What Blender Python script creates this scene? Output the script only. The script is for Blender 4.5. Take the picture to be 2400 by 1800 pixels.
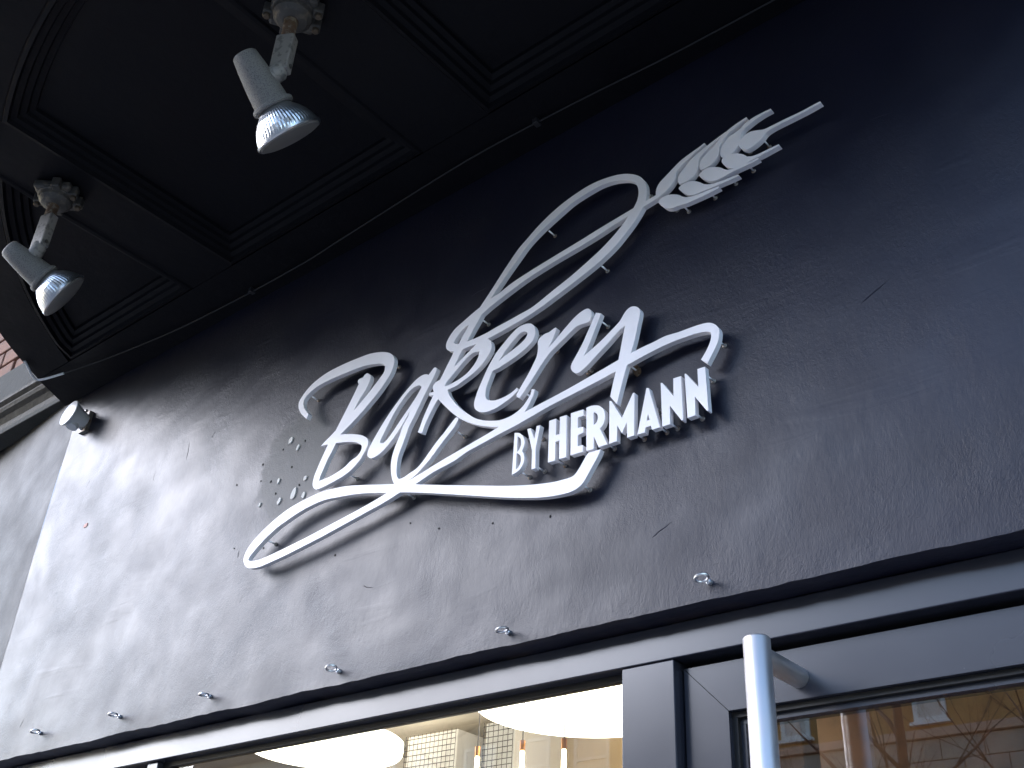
import bpy, bmesh, math, random
from mathutils import Vector, Matrix, Euler, noise
from mathutils.geometry import delaunay_2d_cdt

for o in list(bpy.data.objects):
    bpy.data.objects.remove(o)
random.seed(7)
scene = bpy.context.scene
COL = scene.collection

# ------------------------------------------------------------------ camera
cam_data = bpy.data.cameras.new('camera')
cam = bpy.data.objects.new('camera', cam_data)
COL.objects.link(cam)
cam_data.sensor_width = 36.0
cam_data.lens = 38.70
cam_data.clip_start = 0.05
cam_data.clip_end = 600
_right = Vector((0.767205, 0.63958, 0.048306))
_down = Vector((-0.307576, 0.432947, -0.847322))
_fwd = Vector((-0.562845, 0.635212, 0.528878))
_m = Matrix((_right, -_down, -_fwd)).transposed().to_4x4()
_m.translation = Vector((0.0, -1.3, 1.6))
cam.matrix_world = _m
scene.camera = cam

# ------------------------------------------------------------------ sky, sun, exposure
SUN_DIR = Vector((-0.71, -0.54, 0.47)).normalized()      # towards the sun
world = bpy.data.worlds.new('World')
scene.world = world
world.use_nodes = True
wn = world.node_tree.nodes
bg = wn.get('Background') or wn.new('ShaderNodeBackground')
wo = wn.get('World Output') or wn.new('ShaderNodeOutputWorld')
world.node_tree.links.new(bg.outputs[0], wo.inputs[0])
sky = wn.new('ShaderNodeTexSky')
sky.sky_type = 'NISHITA'
sky.sun_disc = False
sky.sun_elevation = math.asin(SUN_DIR.z)
sky.sun_rotation = math.atan2(SUN_DIR.x, SUN_DIR.y)
sky.air_density = 1.0
sky.dust_density = 0.7
sky.ozone_density = 2.0
world.node_tree.links.new(sky.outputs[0], bg.inputs[0])
bg.inputs[1].default_value = 0.15

sun_data = bpy.data.lights.new('sun', 'SUN')
sun_data.energy = 0.78
sun_data.angle = math.radians(42)
sun_data.color = (0.84, 0.865, 1.0)
sun = bpy.data.objects.new('sun', sun_data)
COL.objects.link(sun)
sun.rotation_euler = (-SUN_DIR).to_track_quat('-Z', 'Y').to_euler()
sun.location = (-6, -6, 8)

scene.view_settings.view_transform = 'Standard'
scene.view_settings.look = 'None'
scene.view_settings.gamma = 1
scene.view_settings.exposure = 2.1
scene.cycles.use_denoising = True
scene.cycles.max_bounces = 10
scene.cycles.transparent_max_bounces = 12
scene.cycles.sample_clamp_indirect = 6.0

# ------------------------------------------------------------------ materials
def nt(mat):
    return mat.node_tree.nodes, mat.node_tree.links

def paint(name, color, rough=0.5, metallic=0.0, spec=0.5, bumps=(), var=None, coat=0.0, rough_var=None, coords='Object'):
    """principled paint; bumps = [(scale, detail, strength, distance, stretch)], var = (color2, scale, contrast lo, hi)"""
    m = bpy.data.materials.new(name)
    m.use_nodes = True
    n, l = nt(m)
    b = n['Principled BSDF']
    b.inputs['Base Color'].default_value = (*color, 1)
    b.inputs['Roughness'].default_value = rough
    b.inputs['Metallic'].default_value = metallic
    b.inputs['Specular IOR Level'].default_value = spec
    b.inputs['Coat Weight'].default_value = coat
    if not (bumps or var or rough_var):
        return m
    tc = n.new('ShaderNodeTexCoord')
    prev = None
    for (sc, det, st, dist, stretch) in bumps:
        mp = n.new('ShaderNodeMapping')
        mp.inputs['Scale'].default_value = stretch
        mp.inputs['Rotation'].default_value = (0, 0.35 if stretch != (1, 1, 1) else 0, 0)
        l.new(tc.outputs[coords], mp.inputs[0])
        t = n.new('ShaderNodeTexNoise')
        t.inputs['Scale'].default_value = sc
        t.inputs['Detail'].default_value = det
        t.inputs['Roughness'].default_value = 0.6
        l.new(mp.outputs[0], t.inputs['Vector'])
        bp = n.new('ShaderNodeBump')
        bp.inputs['Strength'].default_value = st
        bp.inputs['Distance'].default_value = dist
        l.new(t.outputs[0], bp.inputs['Height'])
        if prev:
            l.new(prev.outputs[0], bp.inputs['Normal'])
        prev = bp
    if prev:
        l.new(prev.outputs[0], b.inputs['Normal'])
    if var:
        c2, sc, lo, hi = var
        t = n.new('ShaderNodeTexNoise')
        t.inputs['Scale'].default_value = sc
        t.inputs['Detail'].default_value = 6
        l.new(tc.outputs[coords], t.inputs['Vector'])
        r = n.new('ShaderNodeMapRange')
        r.inputs['From Min'].default_value = lo
        r.inputs['From Max'].default_value = hi
        l.new(t.outputs[0], r.inputs['Value'])
        mx = n.new('ShaderNodeMix')
        mx.data_type = 'RGBA'
        mx.inputs['A'].default_value = (*color, 1)
        mx.inputs['B'].default_value = (*c2, 1)
        l.new(r.outputs[0], mx.inputs['Factor'])
        l.new(mx.outputs['Result'], b.inputs['Base Color'])
    if rough_var:
        lo, hi, sc = rough_var
        t = n.new('ShaderNodeTexNoise')
        t.inputs['Scale'].default_value = sc
        t.inputs['Detail'].default_value = 5
        l.new(tc.outputs[coords], t.inputs['Vector'])
        r = n.new('ShaderNodeMapRange')
        r.inputs['From Min'].default_value = 0.3
        r.inputs['From Max'].default_value = 0.7
        r.inputs['To Min'].default_value = lo
        r.inputs['To Max'].default_value = hi
        l.new(t.outputs[0], r.inputs['Value'])
        l.new(r.outputs[0], b.inputs['Roughness'])
    return m

def emitter(name, color, strength):
    m = bpy.data.materials.new(name)
    m.use_nodes = True
    n, l = nt(m)
    n.remove(n['Principled BSDF'])
    e = n.new('ShaderNodeEmission')
    e.inputs[0].default_value = (*color, 1)
    e.inputs[1].default_value = strength
    l.new(e.outputs[0], n['Material Output'].inputs[0])
    return m

def glazing(name, tint, ior=1.5, boost=1.0, rough=0.0):
    m = bpy.data.materials.new(name)
    m.use_nodes = True
    n, l = nt(m)
    n.remove(n['Principled BSDF'])
    tr = n.new('ShaderNodeBsdfTransparent')
    tr.inputs[0].default_value = (*tint, 1)
    g = n.new('ShaderNodeBsdfGlossy')
    g.inputs['Roughness'].default_value = rough
    lw = n.new('ShaderNodeLayerWeight')                 # Schlick reflectance, the same on both faces of the pane
    lw.inputs[0].default_value = 0.5
    pw = n.new('ShaderNodeMath'); pw.operation = 'POWER'; pw.inputs[1].default_value = 5.0
    l.new(lw.outputs['Facing'], pw.inputs[0])
    f0 = ((ior - 1) / (ior + 1)) ** 2
    ma = n.new('ShaderNodeMath'); ma.operation = 'MULTIPLY_ADD'; ma.inputs[1].default_value = 1 - f0; ma.inputs[2].default_value = f0
    l.new(pw.outputs[0], ma.inputs[0])
    mu = n.new('ShaderNodeMath'); mu.operation = 'MULTIPLY'; mu.use_clamp = True; mu.inputs[1].default_value = boost
    l.new(ma.outputs[0], mu.inputs[0])
    mx = n.new('ShaderNodeMixShader')
    l.new(mu.outputs[0], mx.inputs[0])
    l.new(tr.outputs[0], mx.inputs[1])
    l.new(g.outputs[0], mx.inputs[2])
    l.new(mx.outputs[0], n['Material Output'].inputs[0])
    return m

# ------------------------------------------------------------------ mesh helpers
def mesh(name, verts, faces, mat=None, parent=None, smooth=False):
    me = bpy.data.meshes.new(name)
    me.from_pydata([tuple(v) for v in verts], [], faces)
    me.update()
    if smooth:
        for p in me.polygons:
            p.use_smooth = True
    o = bpy.data.objects.new(name, me)
    COL.objects.link(o)
    if mat:
        me.materials.append(mat)
    if parent is not None:
        o.parent = parent
    return o

def from_bm(name, bm, mat=None, parent=None, smooth=False):
    bmesh.ops.recalc_face_normals(bm, faces=bm.faces)
    me = bpy.data.meshes.new(name)
    bm.to_mesh(me)
    bm.free()
    if smooth:
        for p in me.polygons:
            p.use_smooth = True
    o = bpy.data.objects.new(name, me)
    COL.objects.link(o)
    if mat:
        me.materials.append(mat)
    if parent is not None:
        o.parent = parent
    return o

def thing(name, label, cat, loc=(0, 0, 0), group=None):
    o = bpy.data.objects.new(name, None)
    COL.objects.link(o)
    o.location = loc
    o.empty_display_size = 0.1
    tag(o, label, cat, group)
    return o

def tag(o, label=None, cat=None, group=None, kind=None):
    if label:
        o['label'] = label
    if cat:
        o['category'] = cat
    if group:
        o['group'] = group
    if kind:
        o['kind'] = kind
    return o

def bm_box(bm, x0, x1, y0, y1, z0, z1, bev=0.0, M=None):
    v = [bm.verts.new(p) for p in ((x0, y0, z0), (x1, y0, z0), (x1, y1, z0), (x0, y1, z0), (x0, y0, z1), (x1, y0, z1), (x1, y1, z1), (x0, y1, z1))]
    fs = [bm.faces.new([v[i] for i in f]) for f in ((0, 3, 2, 1), (4, 5, 6, 7), (0, 1, 5, 4), (1, 2, 6, 5), (2, 3, 7, 6), (3, 0, 4, 7))]
    nv = v
    if bev:
        es = list({e for f in fs for e in f.edges})
        r = bmesh.ops.bevel(bm, geom=es, offset=bev, segments=2, affect='EDGES', profile=0.5)
        nv = list({w for f in r['faces'] for w in f.verts} | {w for w in v if w.is_valid})
    if M is not None:
        bmesh.ops.transform(bm, matrix=M, verts=[w for w in nv if w.is_valid])
    return nv

def box(name, x0, x1, y0, y1, z0, z1, mat, parent=None, bev=0.0):
    bm = bmesh.new()
    bm_box(bm, x0, x1, y0, y1, z0, z1, bev)
    return from_bm(name, bm, mat, parent)

def basis(d):
    d = Vector(d).normalized()
    u = d.cross(Vector((0, 0, 1)))
    if u.length < 1e-3:
        u = d.cross(Vector((0, 1, 0)))
    u.normalize()
    w = d.cross(u).normalized()
    return u, w

def bm_lathe(bm, origin, axis, profile, seg=32, flute=None, cap=True):
    """profile [(s, r)] along axis"""
    o = Vector(origin); a = Vector(axis).normalized(); u, w = basis(a)
    rings = []
    for (s, r) in profile:
        ring = []
        for k in range(seg):
            t = 2 * math.pi * k / seg
            rr = r * (flute(k, s, r) if flute else 1.0)
            ring.append(bm.verts.new(o + a * s + (u * math.cos(t) + w * math.sin(t)) * rr))
        rings.append(ring)
    for A, B in zip(rings, rings[1:]):
        for k in range(seg):
            bm.faces.new((A[k], A[(k + 1) % seg], B[(k + 1) % seg], B[k]))
    if cap:
        bm.faces.new(rings[0][::-1])
        bm.faces.new(rings[-1])

def lathe(name, origin, axis, profile, mat, parent=None, seg=32, smooth=True, flute=None):
    bm = bmesh.new()
    bm_lathe(bm, origin, axis, profile, seg, flute)
    o = from_bm(name, bm, mat, parent, smooth)
    if smooth:
        mark_sharp(o)
    return o

def mark_sharp(o, ang=40):
    me = o.data
    bm = bmesh.new(); bm.from_mesh(me)
    for e in bm.edges:
        if len(e.link_faces) == 2 and e.calc_face_angle(0) > math.radians(ang):
            e.smooth = False
    bm.to_mesh(me); bm.free()

def bm_tube(bm, pts, rad, seg=8, cap=True):
    pts = [Vector(p) for p in pts]
    n = len(pts)
    rads = rad if isinstance(rad, (list, tuple)) else [rad] * n
    rings = []
    u = None
    for i, p in enumerate(pts):
        d = (pts[min(i + 1, n - 1)] - pts[max(i - 1, 0)]).normalized()
        if u is None:
            u, w = basis(d)
        else:
            u = (u - d * u.dot(d)).normalized(); w = d.cross(u)
        rings.append([bm.verts.new(p + (u * math.cos(2 * math.pi * k / seg) + w * math.sin(2 * math.pi * k / seg)) * rads[i]) for k in range(seg)])
    for A, B in zip(rings, rings[1:]):
        for k in range(seg):
            bm.faces.new((A[k], A[(k + 1) % seg], B[(k + 1) % seg], B[k]))
    if cap:
        bm.faces.new(rings[0][::-1]); bm.faces.new(rings[-1])

def tube(name, pts, rad, mat, parent=None, seg=10):
    bm = bmesh.new()
    bm_tube(bm, pts, rad, seg)
    o = from_bm(name, bm, mat, parent, True)
    mark_sharp(o)
    return o

def prism_xz(name, poly, y0, y1, mat, parent=None):
    """poly [(x,z)] extruded from y0 (front) to y1"""
    n = len(poly)
    v = [(x, y0, z) for x, z in poly] + [(x, y1, z) for x, z in poly]
    f = [tuple(range(n))[::-1], tuple(range(n, 2 * n))] + [(i, (i + 1) % n, n + (i + 1) % n, n + i) for i in range(n)]
    bm = bmesh.new()
    vs = [bm.verts.new(p) for p in v]
    for q in f:
        bm.faces.new([vs[i] for i in q])
    return from_bm(name, bm, mat, parent)

def prism_xy(name, poly, z0, z1, mat, parent=None):
    n = len(poly)
    bm = bmesh.new()
    a = [bm.verts.new((x, y, z0)) for x, y in poly]
    b = [bm.verts.new((x, y, z1)) for x, y in poly]
    bm.faces.new(a[::-1]); bm.faces.new(b)
    for i in range(n):
        bm.faces.new((a[i], a[(i + 1) % n], b[(i + 1) % n], b[i]))
    return from_bm(name, bm, mat, parent)

def copy_tree(o, parent=None):
    c = o.copy(); COL.objects.link(c); c.parent = parent
    for ch in list(o.children):
        copy_tree(ch, c)
    return c

# ------------------------------------------------------------------ material palette
M = {}
M['plaster'] = paint('black_plaster_paint', (0.0085, 0.0092, 0.0200), 0.4, spec=0.38,
                     bumps=[(11, 5, 0.08, 0.01, (1, 1, 0.5)), (38, 6, 0.17, 0.004, (0.7, 1, 0.45)), (120, 5, 0.20, 0.002, (1, 1, 0.8)), (300, 4, 0.26, 0.0012, (1, 1, 1)), (600, 2, 0.26, 0.0009, (1, 1, 1))],
                     var=((0.013, 0.0136, 0.028), 3.0, 0.45, 0.8), rough_var=(0.34, 0.46, 9))
M['pier'] = paint('pier_paint', (0.012, 0.0125, 0.018), 0.6, spec=0.4, bumps=[(60, 5, 0.25, 0.004, (1, 1, 1)), (300, 3, 0.3, 0.001, (1, 1, 1))], rough_var=(0.52, 0.66, 8))
def add_patch(m):
    """a smoother, greyer repaired area with a ragged edge in the plaster"""
    n, l = nt(m)
    b = n['Principled BSDF']
    tc = n.new('ShaderNodeTexCoord')
    nz = n.new('ShaderNodeTexNoise'); nz.inputs['Scale'].default_value = 22; nz.inputs['Detail'].default_value = 6
    l.new(tc.outputs['Object'], nz.inputs['Vector'])
    va = n.new('ShaderNodeVectorMath'); va.operation = 'MULTIPLY_ADD'
    va.inputs[1].default_value = (0.07, 0.07, 0.07); va.inputs[2].default_value = (-0.035, -0.035, -0.035)
    l.new(nz.outputs['Color'], va.inputs[0])
    ad = n.new('ShaderNodeVectorMath'); ad.operation = 'ADD'
    l.new(tc.outputs['Object'], ad.inputs[0]); l.new(va.outputs[0], ad.inputs[1])
    mp = n.new('ShaderNodeMapping'); mp.vector_type = 'TEXTURE'
    mp.inputs['Location'].default_value = (-1.775, 0, 2.705); mp.inputs['Rotation'].default_value = (0, 0.25, 0); mp.inputs['Scale'].default_value = (0.115, 1000, 0.135)
    l.new(ad.outputs[0], mp.inputs[0])
    ln = n.new('ShaderNodeVectorMath'); ln.operation = 'LENGTH'
    l.new(mp.outputs[0], ln.inputs[0])
    r = n.new('ShaderNodeMapRange'); r.interpolation_type = 'SMOOTHSTEP'
    r.inputs['From Min'].default_value = 0.82; r.inputs['From Max'].default_value = 1.08; r.inputs['To Min'].default_value = 1; r.inputs['To Max'].default_value = 0
    l.new(ln.outputs['Value'], r.inputs['Value'])
    for sock, val in (('Base Color', (0.078, 0.078, 0.080, 1)), ('Roughness', 0.55)):
        old = b.inputs[sock].links[0].from_socket
        mx = n.new('ShaderNodeMix'); mx.data_type = 'RGBA' if sock == 'Base Color' else 'FLOAT'
        l.new(r.outputs[0], mx.inputs[0])
        A, B, O = (mx.inputs[6], mx.inputs[7], mx.outputs[2]) if sock == 'Base Color' else (mx.inputs[2], mx.inputs[3], mx.outputs[0])
        l.new(old, A); B.default_value = val
        l.new(O, b.inputs[sock])
def add_trowel(m):
    """uneven trowel work: the grain is strong in some areas and nearly smooth in others, with long soft strokes"""
    n, l = nt(m)
    tc = n.new('ShaderNodeTexCoord')
    mask = n.new('ShaderNodeTexNoise'); mask.inputs['Scale'].default_value = 3.3; mask.inputs['Detail'].default_value = 4; mask.inputs['Distortion'].default_value = 1.2
    l.new(tc.outputs['Object'], mask.inputs['Vector'])
    bumps = [q for q in n if q.type == 'BUMP']
    for q in bumps[2:]:
        r = n.new('ShaderNodeMapRange')
        r.inputs['From Min'].default_value = 0.36; r.inputs['From Max'].default_value = 0.66
        r.inputs['To Min'].default_value = 0.05; r.inputs['To Max'].default_value = q.inputs['Strength'].default_value * 1.5
        l.new(mask.outputs[0], r.inputs['Value']); l.new(r.outputs[0], q.inputs['Strength'])
    b = n['Principled BSDF']
    last = b.inputs['Normal'].links[0].from_socket
    for rot, sc, st in ((0.45, (4.0, 1, 26.0), 0.09), (-1.2, (3.0, 1, 24.0), 0.10)):
        mp = n.new('ShaderNodeMapping'); mp.inputs['Rotation'].default_value = (0, rot, 0); mp.inputs['Scale'].default_value = sc
        l.new(tc.outputs['Object'], mp.inputs[0])
        t = n.new('ShaderNodeTexNoise'); t.inputs['Scale'].default_value = 1.0; t.inputs['Detail'].default_value = 3; t.inputs['Distortion'].default_value = 0.6
        l.new(mp.outputs[0], t.inputs['Vector'])
        r = n.new('ShaderNodeMapRange'); r.inputs['From Min'].default_value = 0.52; r.inputs['From Max'].default_value = 0.72
        l.new(t.outputs[0], r.inputs['Value'])
        mr = n.new('ShaderNodeMapRange'); mr.interpolation_type = 'SMOOTHSTEP'
        lo = 0.54 if rot > 0 else 0.46
        mr.inputs['From Min'].default_value = lo; mr.inputs['From Max'].default_value = lo + (0.1 if rot > 0 else -0.1); mr.inputs['To Max'].default_value = st
        l.new(mask.outputs[0], mr.inputs['Value'])
        q = n.new('ShaderNodeBump'); l.new(mr.outputs[0], q.inputs['Strength']); q.inputs['Distance'].default_value = 0.004
        l.new(r.outputs[0], q.inputs['Height']); l.new(last, q.inputs['Normal']); last = q.outputs[0]
    l.new(last, b.inputs['Normal'])
add_trowel(M['plaster'])
add_patch(M['plaster'])
M['chip'] = paint('bare_filler', (0.72, 0.70, 0.66), 0.8)
M['hole'] = paint('hole_shade', (0.006, 0.006, 0.006), 0.9)  # near-black colour paints the shade inside the drill holes
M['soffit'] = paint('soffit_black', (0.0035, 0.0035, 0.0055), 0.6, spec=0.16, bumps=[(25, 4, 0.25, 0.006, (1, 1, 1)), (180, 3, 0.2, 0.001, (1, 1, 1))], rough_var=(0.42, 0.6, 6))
M['sign'] = paint('sign_white', (0.84, 0.81, 0.83), 0.4, bumps=[(9, 2, 0.06, 0.003, (1, 1, 1))], var=((0.74, 0.72, 0.73), 7, 0.45, 0.7))
M['steel'] = paint('bright_steel', (0.82, 0.82, 0.84), 0.38, metallic=1.0)
M['brushed'] = paint('brushed_steel', (0.72, 0.68, 0.66), 0.42, metallic=1.0, bumps=[(900, 2, 0.12, 0.0004, (1, 1, 0.02))], rough_var=(0.40, 0.52, 30))
M['dullsteel'] = paint('dull_steel', (0.30, 0.28, 0.26), 0.55, metallic=0.8, var=((0.22, 0.12, 0.06), 60, 0.5, 0.7))
M['frame'] = paint('frame_grey', (0.026, 0.028, 0.040), 0.24, spec=0.75, bumps=[(3, 2, 0.03, 0.004, (1, 1, 1))], rough_var=(0.20, 0.31, 2.5))
M['gasket'] = paint('gasket_black', (0.010, 0.009, 0.009), 0.6)
M['glass'] = glazing('window_glass', (0.93, 0.96, 0.94), 1.5, 2.3)
M['doorglass'] = glazing('door_glass', (0.80, 0.80, 0.78), 1.5, 2.6)
M['casting'] = paint('speckled_casting', (0.185, 0.175, 0.165), 0.65, bumps=[(900, 3, 0.6, 0.0012, (1, 1, 1))], var=((0.06, 0.06, 0.065), 600, 0.50, 0.64))
M['armpaint'] = paint('arm_paint', (0.25, 0.235, 0.225), 0.5, bumps=[(300, 4, 0.5, 0.0015, (1, 1, 1))], var=((0.14, 0.135, 0.13), 90, 0.54, 0.62))
M['castdark'] = paint('dark_cast_box', (0.060, 0.056, 0.050), 0.5, bumps=[(120, 5, 0.5, 0.002, (1, 1, 1))], var=((0.14, 0.12, 0.09), 55, 0.55, 0.7))
M['rust'] = paint('rusty_thread', (0.16, 0.10, 0.06), 0.55, metallic=0.4, var=((0.30, 0.26, 0.20), 120, 0.5, 0.65))
M['brass'] = paint('brass_screw', (0.11, 0.085, 0.06), 0.5, metallic=0.5)
M['reflector'] = paint('aluminised_reflector', (0.80, 0.81, 0.83), 0.30, metallic=1.0)
M['lens'] = paint('frosted_lens', (0.20, 0.195, 0.185), 0.3, bumps=[(300, 2, 0.3, 0.001, (1, 1, 1))])
M['whiteplastic'] = paint('white_plastic', (0.66, 0.67, 0.68), 0.3)
M['cable'] = paint('grey_cable', (0.018, 0.018, 0.021), 0.55)
M['cablewhite'] = paint('white_cable', (0.75, 0.76, 0.78), 0.4)
M['brick'] = paint('red_brick', (0.17, 0.075, 0.05), 0.85, bumps=[(90, 5, 0.5, 0.004, (1, 1, 1))], var=((0.24, 0.13, 0.085), 14, 0.35, 0.7))
M['brick2'] = paint('orange_brick', (0.25, 0.115, 0.07), 0.85, bumps=[(90, 5, 0.5, 0.004, (1, 1, 1))], var=((0.16, 0.085, 0.06), 18, 0.4, 0.7))
M['mortar'] = paint('mortar', (0.16, 0.15, 0.14), 0.9, bumps=[(200, 3, 0.5, 0.002, (1, 1, 1))])
M['stone'] = paint('weathered_stone', (0.034, 0.033, 0.028), 0.85, bumps=[(70, 6, 0.6, 0.004, (1, 1, 1))], var=((0.022, 0.024, 0.018), 8, 0.45, 0.65))
M['moulding'] = paint('dirty_moulding', (0.009, 0.0075, 0.007), 0.6, spec=0.3, bumps=[(60, 6, 0.6, 0.004, (1, 1, 1))], var=((0.03, 0.025, 0.022), 22, 0.5, 0.75))
M['pavement'] = paint('pavement', (0.22, 0.215, 0.21), 0.8, bumps=[(120, 4, 0.4, 0.003, (1, 1, 1))], var=((0.16, 0.16, 0.155), 3, 0.4, 0.6))
M['slab'] = paint('paving_slab', (0.25, 0.245, 0.235), 0.8, bumps=[(120, 4, 0.4, 0.003, (1, 1, 1))], var=((0.18, 0.175, 0.17), 3, 0.4, 0.6))
M['asphalt'] = paint('asphalt', (0.05, 0.05, 0.052), 0.85, bumps=[(260, 3, 0.5, 0.004, (1, 1, 1))], var=((0.075, 0.075, 0.075), 1.2, 0.4, 0.6))
M['kerb'] = paint('kerb_stone', (0.30, 0.29, 0.28), 0.8, bumps=[(90, 4, 0.4, 0.003, (1, 1, 1))])
M['render'] = paint('ochre_render', (0.46, 0.27, 0.10), 0.85, bumps=[(30, 5, 0.3, 0.01, (1, 1, 1))], var=((0.36, 0.20, 0.075), 0.8, 0.35, 0.65))
M['ashlar'] = paint('ashlar_stone', (0.42, 0.36, 0.30), 0.8, bumps=[(20, 5, 0.3, 0.01, (1, 1, 1))], var=((0.34, 0.29, 0.25), 1.5, 0.4, 0.6))
M['joint'] = paint('ashlar_joint', (0.17, 0.15, 0.14), 0.9)
M['course'] = paint('string_course', (0.50, 0.34, 0.26), 0.8)
M['whiteframe'] = paint('white_window_paint', (0.78, 0.78, 0.78), 0.4)
M['blind'] = paint('pale_blind', (0.62, 0.60, 0.58), 0.7)
M['pane'] = paint('dark_pane', (0.10, 0.115, 0.13), 0.08)
M['bark'] = paint('bark', (0.075, 0.045, 0.03), 0.85, bumps=[(40, 5, 0.6, 0.01, (1, 1, 0.3))])
M['lampglow'] = emitter('lamp_glow', (1.0, 0.89, 0.74), 2.6)
M['creamwall'] = paint('cream_wall', (0.82, 0.76, 0.68), 0.8, bumps=[(12, 4, 0.15, 0.01, (1, 1, 1))])
M['tanwall'] = paint('tan_wall', (0.60, 0.46, 0.30), 0.8, bumps=[(12, 4, 0.2, 0.01, (1, 1, 1))], var=((0.52, 0.39, 0.25), 2.5, 0.4, 0.65))
M['shelfwhite'] = paint('shelf_white', (0.82, 0.80, 0.79), 0.5)
M['wire'] = paint('dark_wire', (0.05, 0.045, 0.05), 0.5)
M['copper'] = paint('copper', (0.80, 0.36, 0.12), 0.28, metallic=1.0)
M['brownwood'] = paint('brown_wood', (0.16, 0.07, 0.03), 0.5, var=((0.10, 0.045, 0.02), 10, 0.4, 0.6))

# ------------------------------------------------------------------ ground
def sheet(name, x0, x1, y0, y1, z, mat):
    o = mesh(name, [(x0, y0, z), (x1, y0, z), (x1, y1, z), (x0, y1, z)], [(0, 1, 2, 3)], mat)
    return tag(o, kind='structure')
sheet('ground', -300, 300, -300, 0.3, -0.13, M['asphalt'])
box_p = box('pavement', -60, 40, -4.6, 0.3, -0.12, -0.012, M['pavement']); tag(box_p, kind='structure')
slab0 = None
for i in range(16):
    for j in range(7):
        x, y = -7 + i * 0.62, -4.5 + j * 0.62
        if slab0 is None:
            slab0 = box('paving_slab', 0, 0.61, 0, 0.61, -0.011, 0.0, M['slab'], box_p, 0.002); s = slab0
        else:
            s = slab0.copy(); COL.objects.link(s)
        s.location = (x, y, random.uniform(-0.002, 0.001))
kb = box('kerb', -60, 40, -4.78, -4.605, -0.12, 0.0, M['kerb'], None, 0.01); tag(kb, kind='structure')
rd = sheet('road', -120, 120, -25.0, -4.79, -0.126, M['asphalt'])
fp = box('far_pavement', -120, 120, -29.9, -25.0, -0.122, 0.0, M['pavement'], None, 0.01); tag(fp, kind='structure')

# ------------------------------------------------------------------ black plaster wall over the shopfront
XB = -2.885          # corner bead on the left
ZB, ZT = 2.177, 3.30
wall = thing('plaster_wall', 'black painted rough plaster wall above the shop window carrying the white sign', 'wall', (0, 0, 0))
def wall_y(x, z):
    v = Vector((x, 0.0, z))
    a = noise.noise(v * 1.7) * 0.004 + noise.noise(v * 5.3 + Vector((3, 1, 7))) * 0.0009
    b = noise.noise(Vector((x * 9 + z * 4, 2, z * 26 - x * 8))) * 0.0006
    return a + b
def plaster():
    bm = bmesh.new()
    NX, NZ = 300, 84
    X1 = 2.2
    grid = []
    for j in range(-3, NZ + 1):
        row = []
        for i in range(NX + 1):
            x = XB + (X1 - XB) * (i / NX)
            edge = ZB + 0.0035 * noise.noise(Vector((x * 7, 0, 0))) + 0.002 * noise.noise(Vector((x * 31, 5, 0)))
            if j <= 0:
                k = -j                                  # rounded lower lip then underside
                zz = edge + (0.0, -0.0008, -0.0004, 0.0)[k]
                yy = (0.0, 0.0035, 0.03, 0.115)[k]
                if k == 0:
                    zz = edge + 0.0012
                yy += wall_y(x, zz) if k < 2 else 0
            else:
                t = j / NZ
                zz = edge + 0.004 + (ZT - edge - 0.004) * ((j - 1) / (NZ - 1))
                yy = wall_y(x, zz)
            row.append(bm.verts.new((x, yy, zz)))
        grid.append(row)
    # reorder: underside rows were generated bottom-first
    for A, B in zip(grid, grid[1:]):
        for i in range(NX):
            bm.faces.new((A[i], A[i + 1], B[i + 1], B[i]))
    o = from_bm('plaster_face', bm, M['plaster'], wall, True)
    mark_sharp(o, 32)
    return o
pf = plaster()
# left pier beyond the corner bead, turned back a little
ang = math.radians(6)
pier_v, pier_f = [], []
NXp, NZp = 24, 30
for j in range(NZp + 1):
    for i in range(NXp + 1):
        s = 3.0 * (i / NXp) ** 1.5
        z = 2.178 + 1.5 * j / NZp
        r = 0.012 * (1 - math.exp(-s * 60))
        pier_v.append((XB - s * math.cos(ang), math.sin(ang) * s * s / (s + 0.05) + wall_y(XB, z) - 0.0003 + 0.006 * s * noise.noise(Vector((s * 2, z * 2, 0))), z))
for j in range(NZp):
    for i in range(NXp):
        a = j * (NXp + 1) + i
        pier_f.append((a, a + NXp + 1, a + NXp + 2, a + 1))
mesh('side_pier', pier_v, pier_f, M['pier'], wall, True)
box('upper_wall', XB - 0.08, 2.2, 0.012, 0.30, 3.301, 6.4, M['pier'], wall)
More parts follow.
